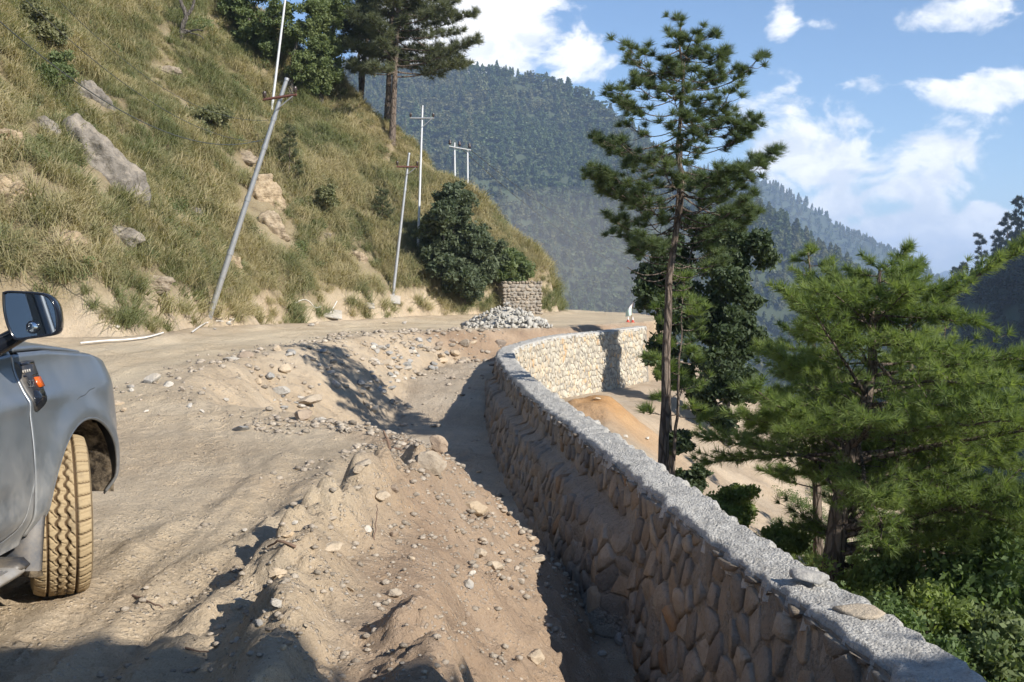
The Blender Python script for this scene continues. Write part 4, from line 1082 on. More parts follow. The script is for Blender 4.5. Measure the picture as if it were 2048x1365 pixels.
def build_rocks():
    r = R(701)
    named = [(302, 758, 36, 'rock_pale', 'white boulder at the left end of the road shoulder', .75), (337, 767, 26, 'rock_pale', 'pale rounded rock just right of the white boulder', .7),
             (490, 708, 32, 'rock_brown', 'dark brown rock on the road shoulder edge', .6), (466, 714, 36, 'rock_pale', 'flat white rock beside the dark brown shoulder rock', .35),
             (234, 803, 32, 'rock_tan', 'low dusty rock near the front of the pickup', .45), (562, 782, 38, 'rock_pale', 'pale upright rock in the middle of the embankment', .8),
             (610, 796, 62, 'rock_tan', 'largest tan slab lying on the embankment face', .4), (607, 830, 44, 'rock_brown', 'brown angular rock below the largest tan slab', .8),
             (641, 838, 28, 'rock_pale', 'small white rock at the foot of the brown angular rock', .6), (484, 853, 46, 'rock_grey', 'grey rock at the toe of the embankment', .45),
             (777, 727, 32, 'rock_tan', 'tan rock at the edge of the shaded part of the embankment', .7), (569, 735, 32, 'rock_tan', 'dusty rock high on the embankment', .6),
             (550, 1143, 44, 'rock_tan', 'smooth oval cobble lying between the near ruts', .6), (555, 1205, 30, 'rock_pale', 'small pale flat stone below the oval cobble', .45),
             (517, 1247, 24, 'rock_pale', 'round pale stone casting a shadow on the near ground', .8), (788, 1185, 30, 'rock_tan', 'pair sized tan stone at the shadow edge of the spoil', .8),
             (867, 924, 70, 'rock_tan', 'big hard clod near the top of the spoil heap', .8), (877, 889, 44, 'rock_brown', 'lumpy brown clod at the very crest of the spoil heap', .9),
             (952, 1015, 74, 'rock_tan', 'large pale slab jutting from the spoil slope', .55), (763, 990, 44, 'rock_tan', 'tan rock half buried on the spoil crest', .6),
             (726, 924, 38, 'rock_tan', 'flat tan rock near the spoil heap twig', .4), (735, 1060, 28, 'rock_pale', 'white stone leaning on the spoil slope', .8),
             (660, 1090, 52, 'rock_tan', 'long dusty rock on the middle ridge of spoil', .5), (958, 1106, 36, 'rock_tan', 'pale rock in the cluster on the spoil slope', .8),
             (991, 1131, 42, 'rock_tan', 'lower larger rock in the cluster on the spoil slope', .7), (937, 1168, 30, 'rock_pale', 'round whitish stone low on the spoil slope', .8),
             (1074, 1312, 50, 'rock_tan', 'smooth pale boulder at the bottom of the spoil slope', .8), (1075, 1112, 52, 'rock_tan', 'thin slab standing on the spoil slope edge', .35),
             (575, 1069, 30, 'rock_tan', 'dust covered stone left of the middle ridge', .5), (1258, 1277, 62, 'rock_grey', 'grey boulder lying in the trench at the wall foot', .65),
             (1306, 1318, 34, 'rock_brown', 'dark stone in front of the trench boulder', .7), (1203, 1306, 20, 'rock_pale', 'little pale stone at the trench edge', .8)]
    for k, (px, py, w, mt, lab, fl) in enumerate(named):
        p = ground_hit(px, py + w * .2); s = w / FPX * p[1] * .5
        rock(lab, p, s * .92, 720 + k, mt, fl, r.uniform(1.05, 1.35), r.uniform(-.6, .6), (r.normal(0, .15), r.normal(0, .2)), 3, .28)
    # more rocks of a kind along the embankment and the verge: alike, told apart by nothing
    pts = []
    ORD = ['first', 'second', 'third', 'fourth', 'fifth', 'sixth', 'seventh', 'eighth', 'ninth', 'tenth', 'eleventh', 'twelfth', 'thirteenth', 'fourteenth']
    WORD = {'rock_pale': 'pale', 'rock_tan': 'tan', 'rock_grey': 'grey', 'rock_brown': 'brown'}
    def spread(n, box, smin, smax, place, grp, mats, seed, rows=1):
        q = R(seed); S = []
        for k in range(n): S.append((k * rows // n, q.uniform(box[0], box[2]), q.uniform(0, 1), q.uniform(smin, smax), mats[int(q.integers(len(mats)))]))
        names = {1: [''], 2: ['upper row', 'lower row'], 3: ['upper row', 'middle row', 'lower row']}[rows]
        for row in range(rows):
            L = sorted([a for a in S if a[0] == row], key=lambda a: a[1])
            for i, (_, px, u, w, mt) in enumerate(L):
                py = box[1] + (box[3] - box[1]) * (row + u) / rows; p = ground_hit(px, py); s = w / FPX * p[1] * .5; fl = q.uniform(.45, .85)
                lab = '%s %s stone %s, %s from left%s' % (WORD[mt], 'flat' if fl < .6 else 'chunky', place, ORD[i], ' in the ' + names[row] if names[row] else '')
                rock(lab, p, s, 800 + seed * 50 + row * 17 + i, mt, fl, q.uniform(1, 1.4), q.uniform(0, 3), (q.normal(0, .25), q.normal(0, .25)), 2, .25, grp)
    spread(33, (500, 690, 770, 830), 9, 24, 'on the embankment', 'rocks on the embankment', ['rock_pale', 'rock_tan', 'rock_pale', 'rock_grey'], 1, 3)
    spread(33, (740, 690, 830, 790), 9, 20, 'in the embankment end rubble', 'rubble at the embankment end', ['rock_pale', 'rock_pale', 'rock_grey'], 2, 3)
    spread(14, (240, 770, 480, 830), 8, 18, 'on the low shoulder', 'stones on the low shoulder', ['rock_tan', 'rock_pale'], 3, 2)
    spread(18, (850, 680, 1010, 725), 10, 24, 'in the cut bank', 'rocks in the cut bank', ['rock_tan', 'rock_brown'], 4, 2)
    spread(26, (700, 940, 1080, 1240), 9, 24, 'in the spoil slope', 'stones in the spoil', ['rock_tan', 'rock_tan', 'rock_brown', 'rock_pale'], 5, 3)
    spread(20, (460, 1040, 700, 1300), 8, 20, 'between the near ruts', 'stones between the ruts', ['rock_tan', 'rock_pale'], 6, 2)
    spread(12, (820, 660, 900, 740), 10, 20, 'in the shaded rubble', 'shaded rubble rocks', ['rock_grey'], 7, 1)
    spread(12, (200, 640, 900, 660), 7, 16, 'at the hill foot', 'stones at the hill foot', ['rock_tan', 'rock_pale'], 8, 1)
    spread(10, (1180, 800, 1420, 900), 8, 20, 'on the bare slope outside the wall', 'rocks outside the wall', ['rock_tan', 'rock_pale'], 9, 1)
    # slabs by the road
    for lab, px, py, w, h, rx in (('grey flat slab leaning on the bank at the road edge', 662, 636, 44, 20, .5), ('upright pale slab below the second pole', 786, 606, 30, 22, .9), ('small pale slab between the leaning slabs', 735, 620, 28, 10, .5)):
        p = ground_hit(px, py); s = w / FPX * p[1]; mb = MB(); mb.box((0, 0, 0), (s, s * .7, .07), (rx, .15, .25), None, .015); o = mb.build('stone_slab', M['rock_pale'], None); o.location = p + (0, 0, .12); tag(o, lab, 'slab')
    # stone left on the wall
    p = np.array([1.49, 5.42]); V, F = rock_shape(781, 3, 12, .05, (1.25, .8, .42)); o = put('rock', raw_mesh('rock', V * .092, F, True, np.full((len(V), 3), .5)), M['rock_grey']); o.location = (p[0], p[1], WALL_TOP + .066); o.rotation_euler = (.0, .12, -.5); tag(o, 'angular grey rock lying on top of the wall', 'rock')
    p = np.array([1.60, 4.95]); V, F = rock_shape(783, 3, 12, .05, (1.3, .8, .25)); o = put('rock', raw_mesh('rock', V * .11, F, True, np.full((len(V), 3), .5)), M['rock_tan']); o.location = (p[0], p[1], WALL_TOP + .038); o.rotation_euler = (0, 0, -.3); tag(o, 'flat brownish stone set into the wall top near the camera', 'rock')
    # outcrops of the hillside
    outs = [(205, 350, 1.25, 'rock_slope', 'big grey slab of rock sloping out of the grassy hillside', (1.0, .55, 1.5), (.15, -.5, .2), 791), (190, 205, .7, 'rock_slope', 'smaller grey rock slab above the big one', (.7, .5, 1.5), (.1, -.55, .1), 792),
            (485, 312, .55, 'rock_ledge', 'jutting layered rock ledge beside the leaning pole', (1.3, .9, .7), (0, .1, .2), 793), (520, 400, .85, 'rock_ledge', 'tan layered rock face in the gully behind the leaning pole', (1.0, .6, 1.2), (.2, -.3, .1), 794),
            (545, 465, .7, 'rock_ledge', 'lower cracked rock face in the same gully', (1.1, .6, 1.1), (.2, -.3, 0), 795), (0, 400, .85, 'rock_ledge', 'tan rock outcrop at the left edge of the photo', (1.0, .7, 1.0), (.1, 0, 0), 796),
            (5, 285, .55, 'rock_ledge', 'upper rock outcrop at the left edge of the photo', (1.0, .7, 1.0), (.1, 0, 0), 797), (235, 470, .55, 'rock_slope', 'low grey rock below the big slab on the hillside', (1.3, .7, .6), (.1, .1, 0), 798),
            (330, 140, .4, 'rock_ledge', 'weathered rock patch below the crooked tree', (1.2, .7, .8), (.1, 0, .3), 861), (460, 525, .35, 'rock_ledge', 'small broken rock face left of the leaning pole foot', (1.3, .7, .7), (.1, 0, -.2), 862), (385, 425, .35, 'rock_slope', 'grey rock nub between the big slab and the leaning pole', (1.1, .7, .8), (.1, 0, .1), 863), (650, 475, .38, 'rock_ledge', 'cracked brown rock right of the gully', (1.2, .7, .8), (.1, 0, 0), 864), (300, 565, .4, 'rock_ledge', 'bare rock low on the bank left of the leaning pole', (1.3, .7, .6), (.1, 0, 0), 865), (85, 255, .35, 'rock_slope', 'small rock left of the upper slab', (1.0, .7, 1.0), (.1, -.3, 0), 866),
            (715, 520, .45, 'rock_ledge', 'small tan rock patch midway along the hillside', (1.2, .7, .8), (.1, 0, 0), 799), (130, 480, .4, 'rock_ledge', 'small outcrop in the grass above the pickup mirror', (1.3, .7, .7), (.1, 0, 0), 800)]
    for px, py, s, mt, lab, box, ro, sd in outs:
        p = ground_hit(px, py); V, F = rock_shape(sd, 5, 14, .05, (1, 1, 1))
        V = V * box * np.array(s); lay = np.floor((V[:, 2] + .25 * V[:, 0]) / (.16 * s)); V = V * (1 + (.30 if mt == 'rock_ledge' else .06) * perlin(lay * 3.7, lay * 1.3 + sd, sd))[:, None] + .16 * s * fbm(V[:, :1] * 2.2 / s, V[:, 2:] * 2.2 / s, 5, sd, .6) * np.array([[.5, -1, .5]])
        o = put('rock_outcrop', raw_mesh('rock_outcrop', V, F, True, np.full((len(V), 3), .5)), M[mt]); o.location = p + (-.08 * s, .38 * s, -.12 * s); o.rotation_euler = ro; tag(o, lab, 'rock outcrop')
    # loose gravel
    n = 9000; q = R(771); mb = MB(); x = np.concatenate([q.uniform(-2.6, 1.1, 13500), q.uniform(-5, 1, 6000)]); y = np.concatenate([q.uniform(3.2, 11, 13500), q.uniform(9, 28, 6000)])
    z, up, wl, hl = land(x, y); d = perlin(x * .8, y * .8, 772) + perlin(x * 3, y * 3, 773) * .6 + .5 * np.exp(-(up / .8) ** 2)
    k = (wl > .3) & (d > .22) & ((up < .8) | ((y < 9) & (up < 1.3))); x, y, z = x[k], y[k], z[k]; U, F = ico(1); kk = len(x)
    s = (.0008 * y + .0015) * np.minimum(q.lognormal(0, .85, kk), 4.2); Vs = []
    for i in range(8): Vs.append(rock_shape(760 + i, 1, 5, .25, (1.25, 1, .6))[0])
    Vs = np.array(Vs); ang = q.uniform(0, 6.28, kk); c_, s_ = np.cos(ang)[:, None], np.sin(ang)[:, None]; B = Vs[q.integers(0, 8, kk)] * s[:, None, None]
    V = np.stack([B[..., 0] * c_ - B[..., 1] * s_ + x[:, None], B[..., 0] * s_ + B[..., 1] * c_ + y[:, None], B[..., 2] + z[:, None] + s[:, None] * .25], -1)
    FF = (F[None] + (np.arange(kk) * len(U))[:, None, None]).reshape(-1, 3); t = np.clip(q.normal(.5, .09, kk), .25, .8)
    me = raw_mesh('gravel', V.reshape(-1, 3), FF, False, np.repeat(np.repeat(t[:, None], len(U), 0), 3, 1)); put('gravel', me, M['gravel'], kind='stuff', label='loose gravel and crumbs of earth on the ground', category='gravel')
    # heap of pale broken stone at the bend
    c = np.array([.15, 31.3]); q = R(775); root = thing('stone_heap', (c[0] - .3, c[1], zland(*c)), 'heap of pale broken stone beside the road bend', 'stone heap'); off = np.array(root.location)
    ms = []
    for i in range(10):
        V, F = rock_shape(850 + i, 1, 8, .08, (1.2, 1, .8)); me = raw_mesh('stone', V, F, False, np.full((len(V), 3), .5)); me.materials.append(M['rock_heap']); ms.append(me)
    mb = MB(); a = np.linspace(0, 6.28, 24, endpoint=False); rr = np.linspace(0, 1, 8)
    hf = lambda u: .72 * np.maximum(0, 1 - u) ** .9
    X = np.array([[(1.25 * k_ * np.cos(t_), 1.0 * k_ * np.sin(t_), hf(k_) - .08) for t_ in a] for k_ in rr]).reshape(-1, 3); i = np.arange(7)[:, None] * 24; j = np.arange(24)[None]; FF = np.stack([i + j, i + (j + 1) % 24, i + 24 + (j + 1) % 24, i + 24 + j], -1).reshape(-1, 4)
    mb.add(X, FF); mb.build('rubble_core', M['rock_heap'], root)
    for i in range(290):
        u = math.sqrt(q.uniform(0, 1)); t_ = q.uniform(3.0, 6.5) if q.uniform() < .8 else q.uniform(0, 6.28); s = q.lognormal(-2.95, .38) * (1.2 if u > .7 else 1)
        o = put('stone', ms[i % 10], None, root); o.location = (1.3 * u * math.cos(t_), 1.05 * u * math.sin(t_), hf(u) + s * .1); o.scale = (s, s, s * .8); o.rotation_euler = q.uniform(0, 3, 3)


build_rocks()


# ------------------------------------------------------------------ old wall on the spur, pipes, flag, cones, twigs
def build_small():
    r = R(801)
    b = np.array([.42, 42.15, .08]); root = thing('old_stone_wall', b, 'old overgrown stone wall at the end of the hill spur', 'wall', None, .45); root['kind'] = 'thing'
    L, H, dep = 1.6, 1.3, 1.1; mb = MB(); mb.box((0, dep / 2 + .01, H / 2 - .1), (L, dep, H + .2), None, None, .03); mb.build('masonry_core', M['mortar'], root)
    ms = []
    for i in range(8):
        V, F = rock_shape(870 + i, 1, 8, .06); V = V / np.abs(V).max(0); me = raw_mesh('stone', V, F, True, np.broadcast_to((.46, .44, .41) if i % 2 else (.52, .49, .45), V.shape)); me.materials.append(M['rock_wall']); ms.append(me)
    z = 0
    while z < H:
        h = r.uniform(.10, .2); x = -L / 2 - r.uniform(0, .1)
        while x < L / 2:
            w = h * r.uniform(1, 2); o = put('stone', ms[int(r.integers(8))], None, root); o.location = (min(x + w / 2, L / 2 - .04), r.uniform(-.02, .03), z + h / 2 + r.normal(0, .015)); o.scale = (w * .52, .07, h * .56 * r.uniform(.8, 1.15)); o.rotation_euler = (0, r.normal(0, .12), 0); x += w
        for yq in np.arange(.1, dep, .22):
            o = put('stone', ms[int(r.integers(8))], None, root); o.location = (-L / 2, yq, z + h / 2); o.scale = (.05, .115, h * .53)
        z += h
    # white plastic pipe, in lengths
    for lab, P in (('long white plastic pipe lying along the left road edge', [(165, 691), (215, 686), (260, 683), (300, 678), (330, 670)]), ('white plastic pipe rising up the bank by the leaning pole', [(388, 668), (415, 652), (440, 644), (462, 640), (478, 632)]),
                   ('short white pipe piece right of the leaning pole', [(498, 631), (518, 627), (537, 616)]), ('curved white pipe piece on the bank between the poles', [(590, 607), (608, 601), (620, 604), (632, 612), (646, 612)]), ('small white pipe end next to the grey slab', [(652, 620), (664, 619), (675, 607)])):
        Q = np.array([ground_hit(*p) for p in P]); Q[:, 1] -= .1; Q[:, 2] = [zland(a, c) + .05 for a, c in Q[:, :2]]; Q, _ = resample(Q, .12); mb = MB(); mb.tube(Q - Q[0], .016, 8); o = mb.build('plastic_pipe', M['pipe'], None, True); o.location = Q[0]; tag(o, lab, 'pipe', 'white plastic pipes')
    # flag on a stick and two cones on the far road edge
    f0 = at(1260, 651, 35.9); f0[2] = zland(f0[0], f0[1]); root = thing('flag', f0, 'small white and pale green flag on a stick at the road edge', 'flag')
    mb = MB(); tp = at(1267, 603, 35.9) - f0; mb.tube([(0, 0, -.2), tp * .5 + (.0, 0, 0), tp], [.014, .012, .010], 6); mb.build('stick', M['root'], root, True)
    X = []; nx, nz = 9, 11
    for j in range(nz):
        v = j / (nz - 1); a = tp * (1 - v) + tp * .36 * v
        for i in range(nx):
            u = i / (nx - 1); X.append(a + (-.20 * u * (.15 + .85 * math.sin(min(1, v * 1.15) * 1.9)), -.03 + .05 * math.sin(u * 5 + v * 3), -.06 * u))
    X = np.array(X); C = np.repeat(np.where(np.linspace(0, 1, nz) < .45, 0., 1.), nx)[:, None] * np.ones(3)
    fm, N, p, o_ = new_mat('flag_cloth'); a_ = N.n('ShaderNodeVertexColor', layer_name='Col').outputs[0]; N.l(N.mix(a_, (.75, .72, .70), (.52, .66, .58)), p.inputs['Base Color']); p.inputs['Roughness'].default_value = .8
    mb = MB(); mb.add(X, grid_faces(nz, nx)); mb.C[-1] = C; mb.build('cloth', fm, root, True)
    mr = plain_mat('cone_red', (.55, .06, .03), .5, 0, .15, 10); mw = plain_mat('cone_white', (.72, .70, .68), .5, 0, .1, 10)
    for lab, px in (('left red and white traffic cone beside the flag', 1256), ('right red and white traffic cone beside the flag', 1265.5)):
        c = at(px, 652, 36.1); c[2] = zland(c[0], c[1]); root = thing('traffic_cone', c, lab, 'traffic cone', 'traffic cones at the road edge'); root.scale = (.62, .62, .62)
        mb = MB(); mb.box((0, 0, .015), (.2, .2, .03), None, None, .005); mb.build('base', mr, root)
        mb = MB(); mb.tube([(0, 0, .03), (0, 0, .14)], [.075, .05], 14); mb.build('cone_body', mr, root, True); mb = MB(); mb.tube([(0, 0, .14), (0, 0, .30)], [.0505, .018], 14); mb.build('reflective_band', mw, root, True)
    # dead roots and twigs on the spoil
    def twig(lab, P, r0, nm='twig'):
        Q = np.array([ground_hit(p[0], p[1]) for p in P]); Q[:, 2] += [p[2] for p in P]; Q, _ = resample(Q, .03); mb = MB(); mb.tube(Q - Q[0] + r.normal(0, .003, Q.shape), np.linspace(r0, r0 * .5, len(Q)), 6); o = mb.build(nm, M['root'], None, True); o.location = Q[0]; tag(o, lab, 'twig')
    g = ground_hit(780, 900); o = MB(); o.tube(np.array([(0, 0, -.05), (-.01, 0, .05), (-.03, .02, .10), (-.06, .02, .17)]), [.016, .014, .012, .006], 6); o.tube(np.array([(-.005, 0, 0.0), (.06, -.02, .015), (.13, -.02, -.01)]), [.014, .010, .006], 6); o.tube(np.array([(-.02, 0, .08), (-.05, 0, .09), (-.06, -.01, .07)]), [.009, .007, .004], 5)
    tg = o.build('root_stump', M['root'], None, True); tg.location = g; tag(tg, 'forked dead root sticking up from the spoil crest', 'root')
    twig('bent dry twig beside the oval cobble', [(590, 1108, .02), (560, 1095, .03), (530, 1105, .015)], .008); twig('thin straight dry stalk leaning on the spoil slope', [(748, 1085, .0), (752, 1060, .05), (755, 1040, .10)], .004)
    twig('dry twig lying on the bare ground near the wheel', [(265, 1195, .01), (300, 1210, .012), (330, 1226, .01)], .006); twig('thin dark twig on the ground in the near shade', [(370, 1300, .01), (420, 1312, .012)], .005)


build_small()


# ------------------------------------------------------------------ pickup truck
def build_pickup():
    CP = np.array([-3.0, 5.32, 0]); root = thing('pickup_truck', CP, 'dusty blue grey pickup truck with front wheel turned, at the left edge', 'pickup truck')
    # paint: metallic with road dust clinging to it, thicker low down and in streaks
    pm, N, p, o_ = new_mat('grey_blue_paint'); P = objco(N)
    mp = N.n('ShaderNodeMapping'); N.l(P, mp.inputs[0]); mp.inputs['Scale'].default_value = (.9, .9, .7)
    d1 = N.noise(mp.outputs[0], 3.5, 7, .7); d2 = N.noise(P, 60, 5, .7); sx = N.n('ShaderNodeSeparateXYZ'); N.l(P, sx.inputs[0])
    low = N.ramp(sx.outputs[2], .95, .35, .0, .55)
    dust = N.math('ADD', N.math('MULTIPLY', N.ramp(d1, .25, .85), .20), N.math('MULTIPLY', low, N.ramp(d1, .3, .65)), clamp=True)
    dust = N.math('ADD', dust, N.math('MULTIPLY', N.ramp(d2, .66, .74), .30), clamp=True)
    c = N.mix(dust, (.225, .25, .275), (.42, .38, .32)); N.l(c, p.inputs['Base Color'])
    N.l(N.math('MULTIPLY_ADD', dust, -.75, .70, clamp=True), p.inputs['Metallic']); N.l(N.math('MULTIPLY_ADD', dust, .55, .34), p.inputs['Roughness'])
    p.inputs['Coat Weight'].default_value = .35; p.inputs['Coat Roughness'].default_value = .12
    blk = plain_mat('black_plastic', (.022, .023, .026), .45, 0, .3, 9, dust=.25); gloss = plain_mat('gloss_black', (.012, .014, .020), .12, 0, .2, 9)
    rub, N9, p9, o9 = new_mat('dusty_rubber'); n9 = N9.noise(objco(N9), 14, 6, .7); bare9 = N9.ramp(N9.noise(objco(N9), 5, 5, .7), .52, .74, 0, .55); c9 = N9.mix(N9.n('ShaderNodeVertexColor', layer_name='Col').outputs[0], N9.mix(n9, (.30, .225, .13), (.44, .335, .20)), (.085, .055, .03)); c9 = N9.mix(bare9, c9, (.09, .075, .06)); N9.l(c9, p9.inputs['Base Color']); p9.inputs['Roughness'].default_value = .95; p9.inputs['Specular IOR Level'].default_value = .1; bump(N9, p9, n9, .3, .004); dark = plain_mat('wheel_well', (.035, .028, .022), .95, 0, .5, 20, .8, .1, dust=.6)
    seam = plain_mat('pale_seam', (.55, .56, .57), .6, 0, .1, 9); flap = plain_mat('mud_flap_rubber', (.06, .065, .075), .5, 0, .3, 9, dust=.3); alu = plain_mat('dusty_aluminium', (.50, .47, .42), .55, .3, .2, 10, dust=.5); chrome = plain_mat('bright_metal', (.6, .6, .6), .25, .9, .1, 9)
    amber = plain_mat('amber_lens', (.55, .10, .012), .25, 0, .1, 9); glass, N2, p2, o2 = new_mat('tinted_glass'); p2.inputs['Base Color'].default_value = (.02, .025, .03, 1); p2.inputs['Roughness'].default_value = .05; p2.inputs['Specular IOR Level'].default_value = .8
    mir, N3, p3, o3 = new_mat('mirror_glass'); p3.inputs['Base Color'].default_value = (.55, .58, .62, 1); p3.inputs['Metallic'].default_value = 1; p3.inputs['Roughness'].default_value = .02
    lens, N4, p4, o4 = new_mat('lamp_lens'); p4.inputs['Base Color'].default_value = (.5, .52, .55, 1); p4.inputs['Roughness'].default_value = .1; p4.inputs['Metallic'].default_value = .4
    WC, WR, AR = (0, .388), .388, .458

    def sidex(y, z):
        x = .885 + .035 * np.exp(-((z - .70) / .30) ** 2) - .055 * sstep(z, .95, 1.16) - .05 * sstep(-z, -.50, -.36)
        r = np.hypot(y - WC[0], z - WC[1]); x = x + .026 * np.exp(-((r - .48) / .075) ** 2) * sstep(z, .30, .55)
        x = x + .010 * np.clip(1 - np.abs(z - .985) / .045, 0, 1) * sstep(-y, -.1, .5) - .012 * np.clip(1 - np.abs(z - .60) / .07, 0, 1) * sstep(-y, .6, .9)
        x = x - .30 * np.maximum(0, (y - .30) / .62) ** 2.2 - .02 * sstep(-y, 2.6, 4.4); return x
    TOPZ = lambda y: np.interp(y, [-4.5, -2.7, -.6, -.2, .3, .7, .95], [1.12, 1.12, 1.195, 1.185, 1.14, 1.05, .93])

    def panel(nm, y0, y1, z0, cut=None, corner=0.0, mat=pm, zt=None, side=1):
        ny, nz = int((y1 - y0) / .016) + 2, 52; Y = np.linspace(y0, y1, ny)[:, None] * np.ones((1, nz)); v = np.linspace(0, 1, nz)[None]
        top = TOPZ(Y) if zt is None else zt(Y); bot = z0(Y) if callable(z0) else z0
        Z = bot + (top - bot) * v; X = sidex(Y, Z)
        F = grid_faces(ny, nz); V = np.stack([X * side, Y, Z], -1).reshape(-1, 3)
        if cut is not None:
            cx, cz, rr = cut; r = np.hypot(V[:, 1] - cx, V[:, 2] - cz); k = (r[F] > rr).any(1); F = F[k]
            u = np.unique(F); m = np.zeros(len(V), bool); m[u] = True; m &= r < rr
            V[m, 1] = cx + (V[m, 1] - cx) / r[m] * rr; V[m, 2] = cz + (V[m, 2] - cz) / r[m] * rr; V[m, 0] = side * sidex(V[m, 1], V[m, 2])
        if side > 0: F = F[:, ::-1]
        u, inv = np.unique(F, return_inverse=True); ob = put(nm, raw_mesh(nm, V[u], inv.reshape(-1, 4), True), mat, root)
        so = ob.modifiers.new('sheet', 'SOLIDIFY'); so.thickness = .012; so.offset = -1; return ob
    fr_bot = lambda Y: np.interp(Y, [-.57, -.52, -.45, .4, .6, .95], [.40, .385, .38, .38, .40, .44])
    fsep = lambda Z: 0
    for side in (1, -1):
        panel('front_fender', -.555, .94, fr_bot, (WC[0], WC[1], AR), side=side)
        dr_bot = lambda Y: np.interp(Y, [-1.75, -.78, -.68, -.62, -.58, -.563], [.43, .43, .455, .52, .62, .75])
        dr = panel('front_door', -1.745, -.563, dr_bot, side=side)
        hm = MB(); hm.box((side * .925, -1.6, .98), (.035, .17, .03), None, None, .01); hm.build('handle', pm, dr)
        sl = panel('door_sill', -2.6, -.563, .36, zt=lambda Y: np.interp(Y, [-2.6, -.78, -.68, -.62, -.58, -.563], [.424, .424, .449, .514, .614, .744]), side=side)
        rd = panel('rear_door', -2.60, -1.752, .43, side=side); hm = MB(); hm.box((side * .925, -2.45, .98), (.035, .17, .03), None, None, .01); hm.build('handle', pm, rd)
        panel('cargo_bed_side', -4.45, -2.64, lambda Y: np.interp(Y, [-4.45, -2.64], [.55, .40]), (-3.22, WC[1], AR), side=side)
        # rolled lip round the front arch
        a = np.linspace(.04, math.pi - .03, 60); yy = np.cos(a) * AR; zz = WC[1] + np.sin(a) * AR; mb = MB(); mb.tube(np.stack([side * (sidex(yy, zz) - .006), yy, zz], 1), .009, 6); mb.build('arch_lip', pm, root, True)
        # pale edge showing in the shut line between door and fender
        ys = np.array([-.559] * 14 + [-.562, -.57, -.585, -.61, -.65, -.72]); zs = np.concatenate([np.linspace(1.12, .76, 14), [.70, .62, .56, .51, .47, .445]]); mb = MB(); mb.tube(np.stack([side * (sidex(ys, zs) - .002), ys, zs], 1), .0022, 5); mb.build('shut_line', seam, root, True)
    # inner arch liner
    for cy_, a0, a1 in ((0, .02, math.pi + .45), (-3.22, -.2, math.pi + .2)):
        for side in (1, -1):
            a = np.linspace(a0, a1, 50); xs = np.linspace(.50, .885, 14); rr = R(811); A, X = np.meshgrid(a, xs, indexing='ij'); q = AR + .012 + .02 * fbm(A * 6, X * 16, 4, 812, .65) + .03 * sstep(-X, -.8, -.5)
            V = np.stack([side * X, cy_ + np.cos(A) * q, WC[1] + np.sin(A) * q], -1).reshape(-1, 3); put('wheel_well', raw_mesh('wheel_well', V, grid_faces(50, 14), True), dark, root)
    # bonnet
    ny, nx = 50, 60; v = np.linspace(0, 1, ny)[:, None]; s = np.linspace(-1, 1, nx)[None]; Y = -.50 + 1.36 * v * np.ones_like(s); hw = np.interp(Y, [-.5, .3, .6, .86], [.80, .775, .71, .60])
    X = s * hw; Z = TOPZ(Y) + .006 + .075 * (1 - np.abs(s) ** 2.6) * (1 - .45 * v) + .016 * np.exp(-((np.abs(s) - .62) / .10) ** 2) * (1 - v) - .10 * v ** 5
    b = put('bonnet', raw_mesh('bonnet', np.stack([X, Y, Z], -1).reshape(-1, 3), grid_faces(ny, nx)[:, ::-1], True), pm, root); so = b.modifiers.new('sheet', 'SOLIDIFY'); so.thickness = .02; so.offset = -1
    for side in (1, -1):
        ys = np.linspace(-.50, .90, 30); hwv = np.interp(ys, [-.5, .3, .6, .86], [.80, .775, .71, .60]); Yg = ys[:, None] * np.ones((1, 6)); w = np.linspace(0, 1, 6)[None]
        xa = hwv[:, None] + .008; xb = sidex(Yg, TOPZ(Yg)); X = xa * (1 - w) + xb * w; Z = TOPZ(Yg) + .010 * np.sin(w * 3.14) - .006 * (1 - w)
        Fg = grid_faces(30, 6); put('fender_top', raw_mesh('fender_top', np.stack([side * X, Yg, Z], -1).reshape(-1, 3), Fg[:, ::-1] if side > 0 else Fg, True), pm, root)
        mb = MB(); mb.tube(np.stack([side * (hwv + .004), ys, TOPZ(ys) - .006], 1), .008, 5); mb.build('bonnet_seal', blk, root, True)
        mb = MB(); V, F = ico(3); mb.add(V * (.10, .14, .10) + (side * .60, .82, .86), F); mb.build('headlight', lens, root, True)
    # nose and bumper
    mb = MB(); mb.box((0, .86, .74), (1.30, .20, .34), None, None, .08); mb.build('grille', blk, root); mb = MB(); mb.box((0, .88, .52), (1.28, .26, .26), None, None, .09); mb.build('front_bumper', pm, root)
    # cab
    P8 = lambda *a: np.array(a, float)
    def quad(nm, A, B, C, D, mat, thick=.012, n=8, bulge=0.0):
        u = np.linspace(0, 1, n)[:, None, None]; w = np.linspace(0, 1, n)[None, :, None]; V = (P8(*A) * (1 - u) + P8(*B) * u) * (1 - w) + (P8(*D) * (1 - u) + P8(*C) * u) * w
        nn = np.cross(P8(*B) - A, P8(*D) - A); nn /= np.linalg.norm(nn); V = V + nn * (bulge * 16 * u * (1 - u) * w * (1 - w)); ob = put(nm, raw_mesh(nm, V.reshape(-1, 3), grid_faces(n, n), True), mat, root); so = ob.modifiers.new('sheet', 'SOLIDIFY'); so.thickness = thick; return ob
    quad('windscreen', (-.74, -.50, 1.15), (.74, -.50, 1.15), (.60, -1.22, 1.74), (-.60, -1.22, 1.74), glass, bulge=.03)
    quad('roof', (-.62, -1.20, 1.755), (.62, -1.20, 1.755), (.62, -2.50, 1.755), (-.62, -2.50, 1.755), pm, .03, bulge=.02)
    quad('rear_window', (.60, -2.52, 1.72), (-.60, -2.52, 1.72), (-.72, -2.66, 1.13), (.72, -2.66, 1.13), glass)
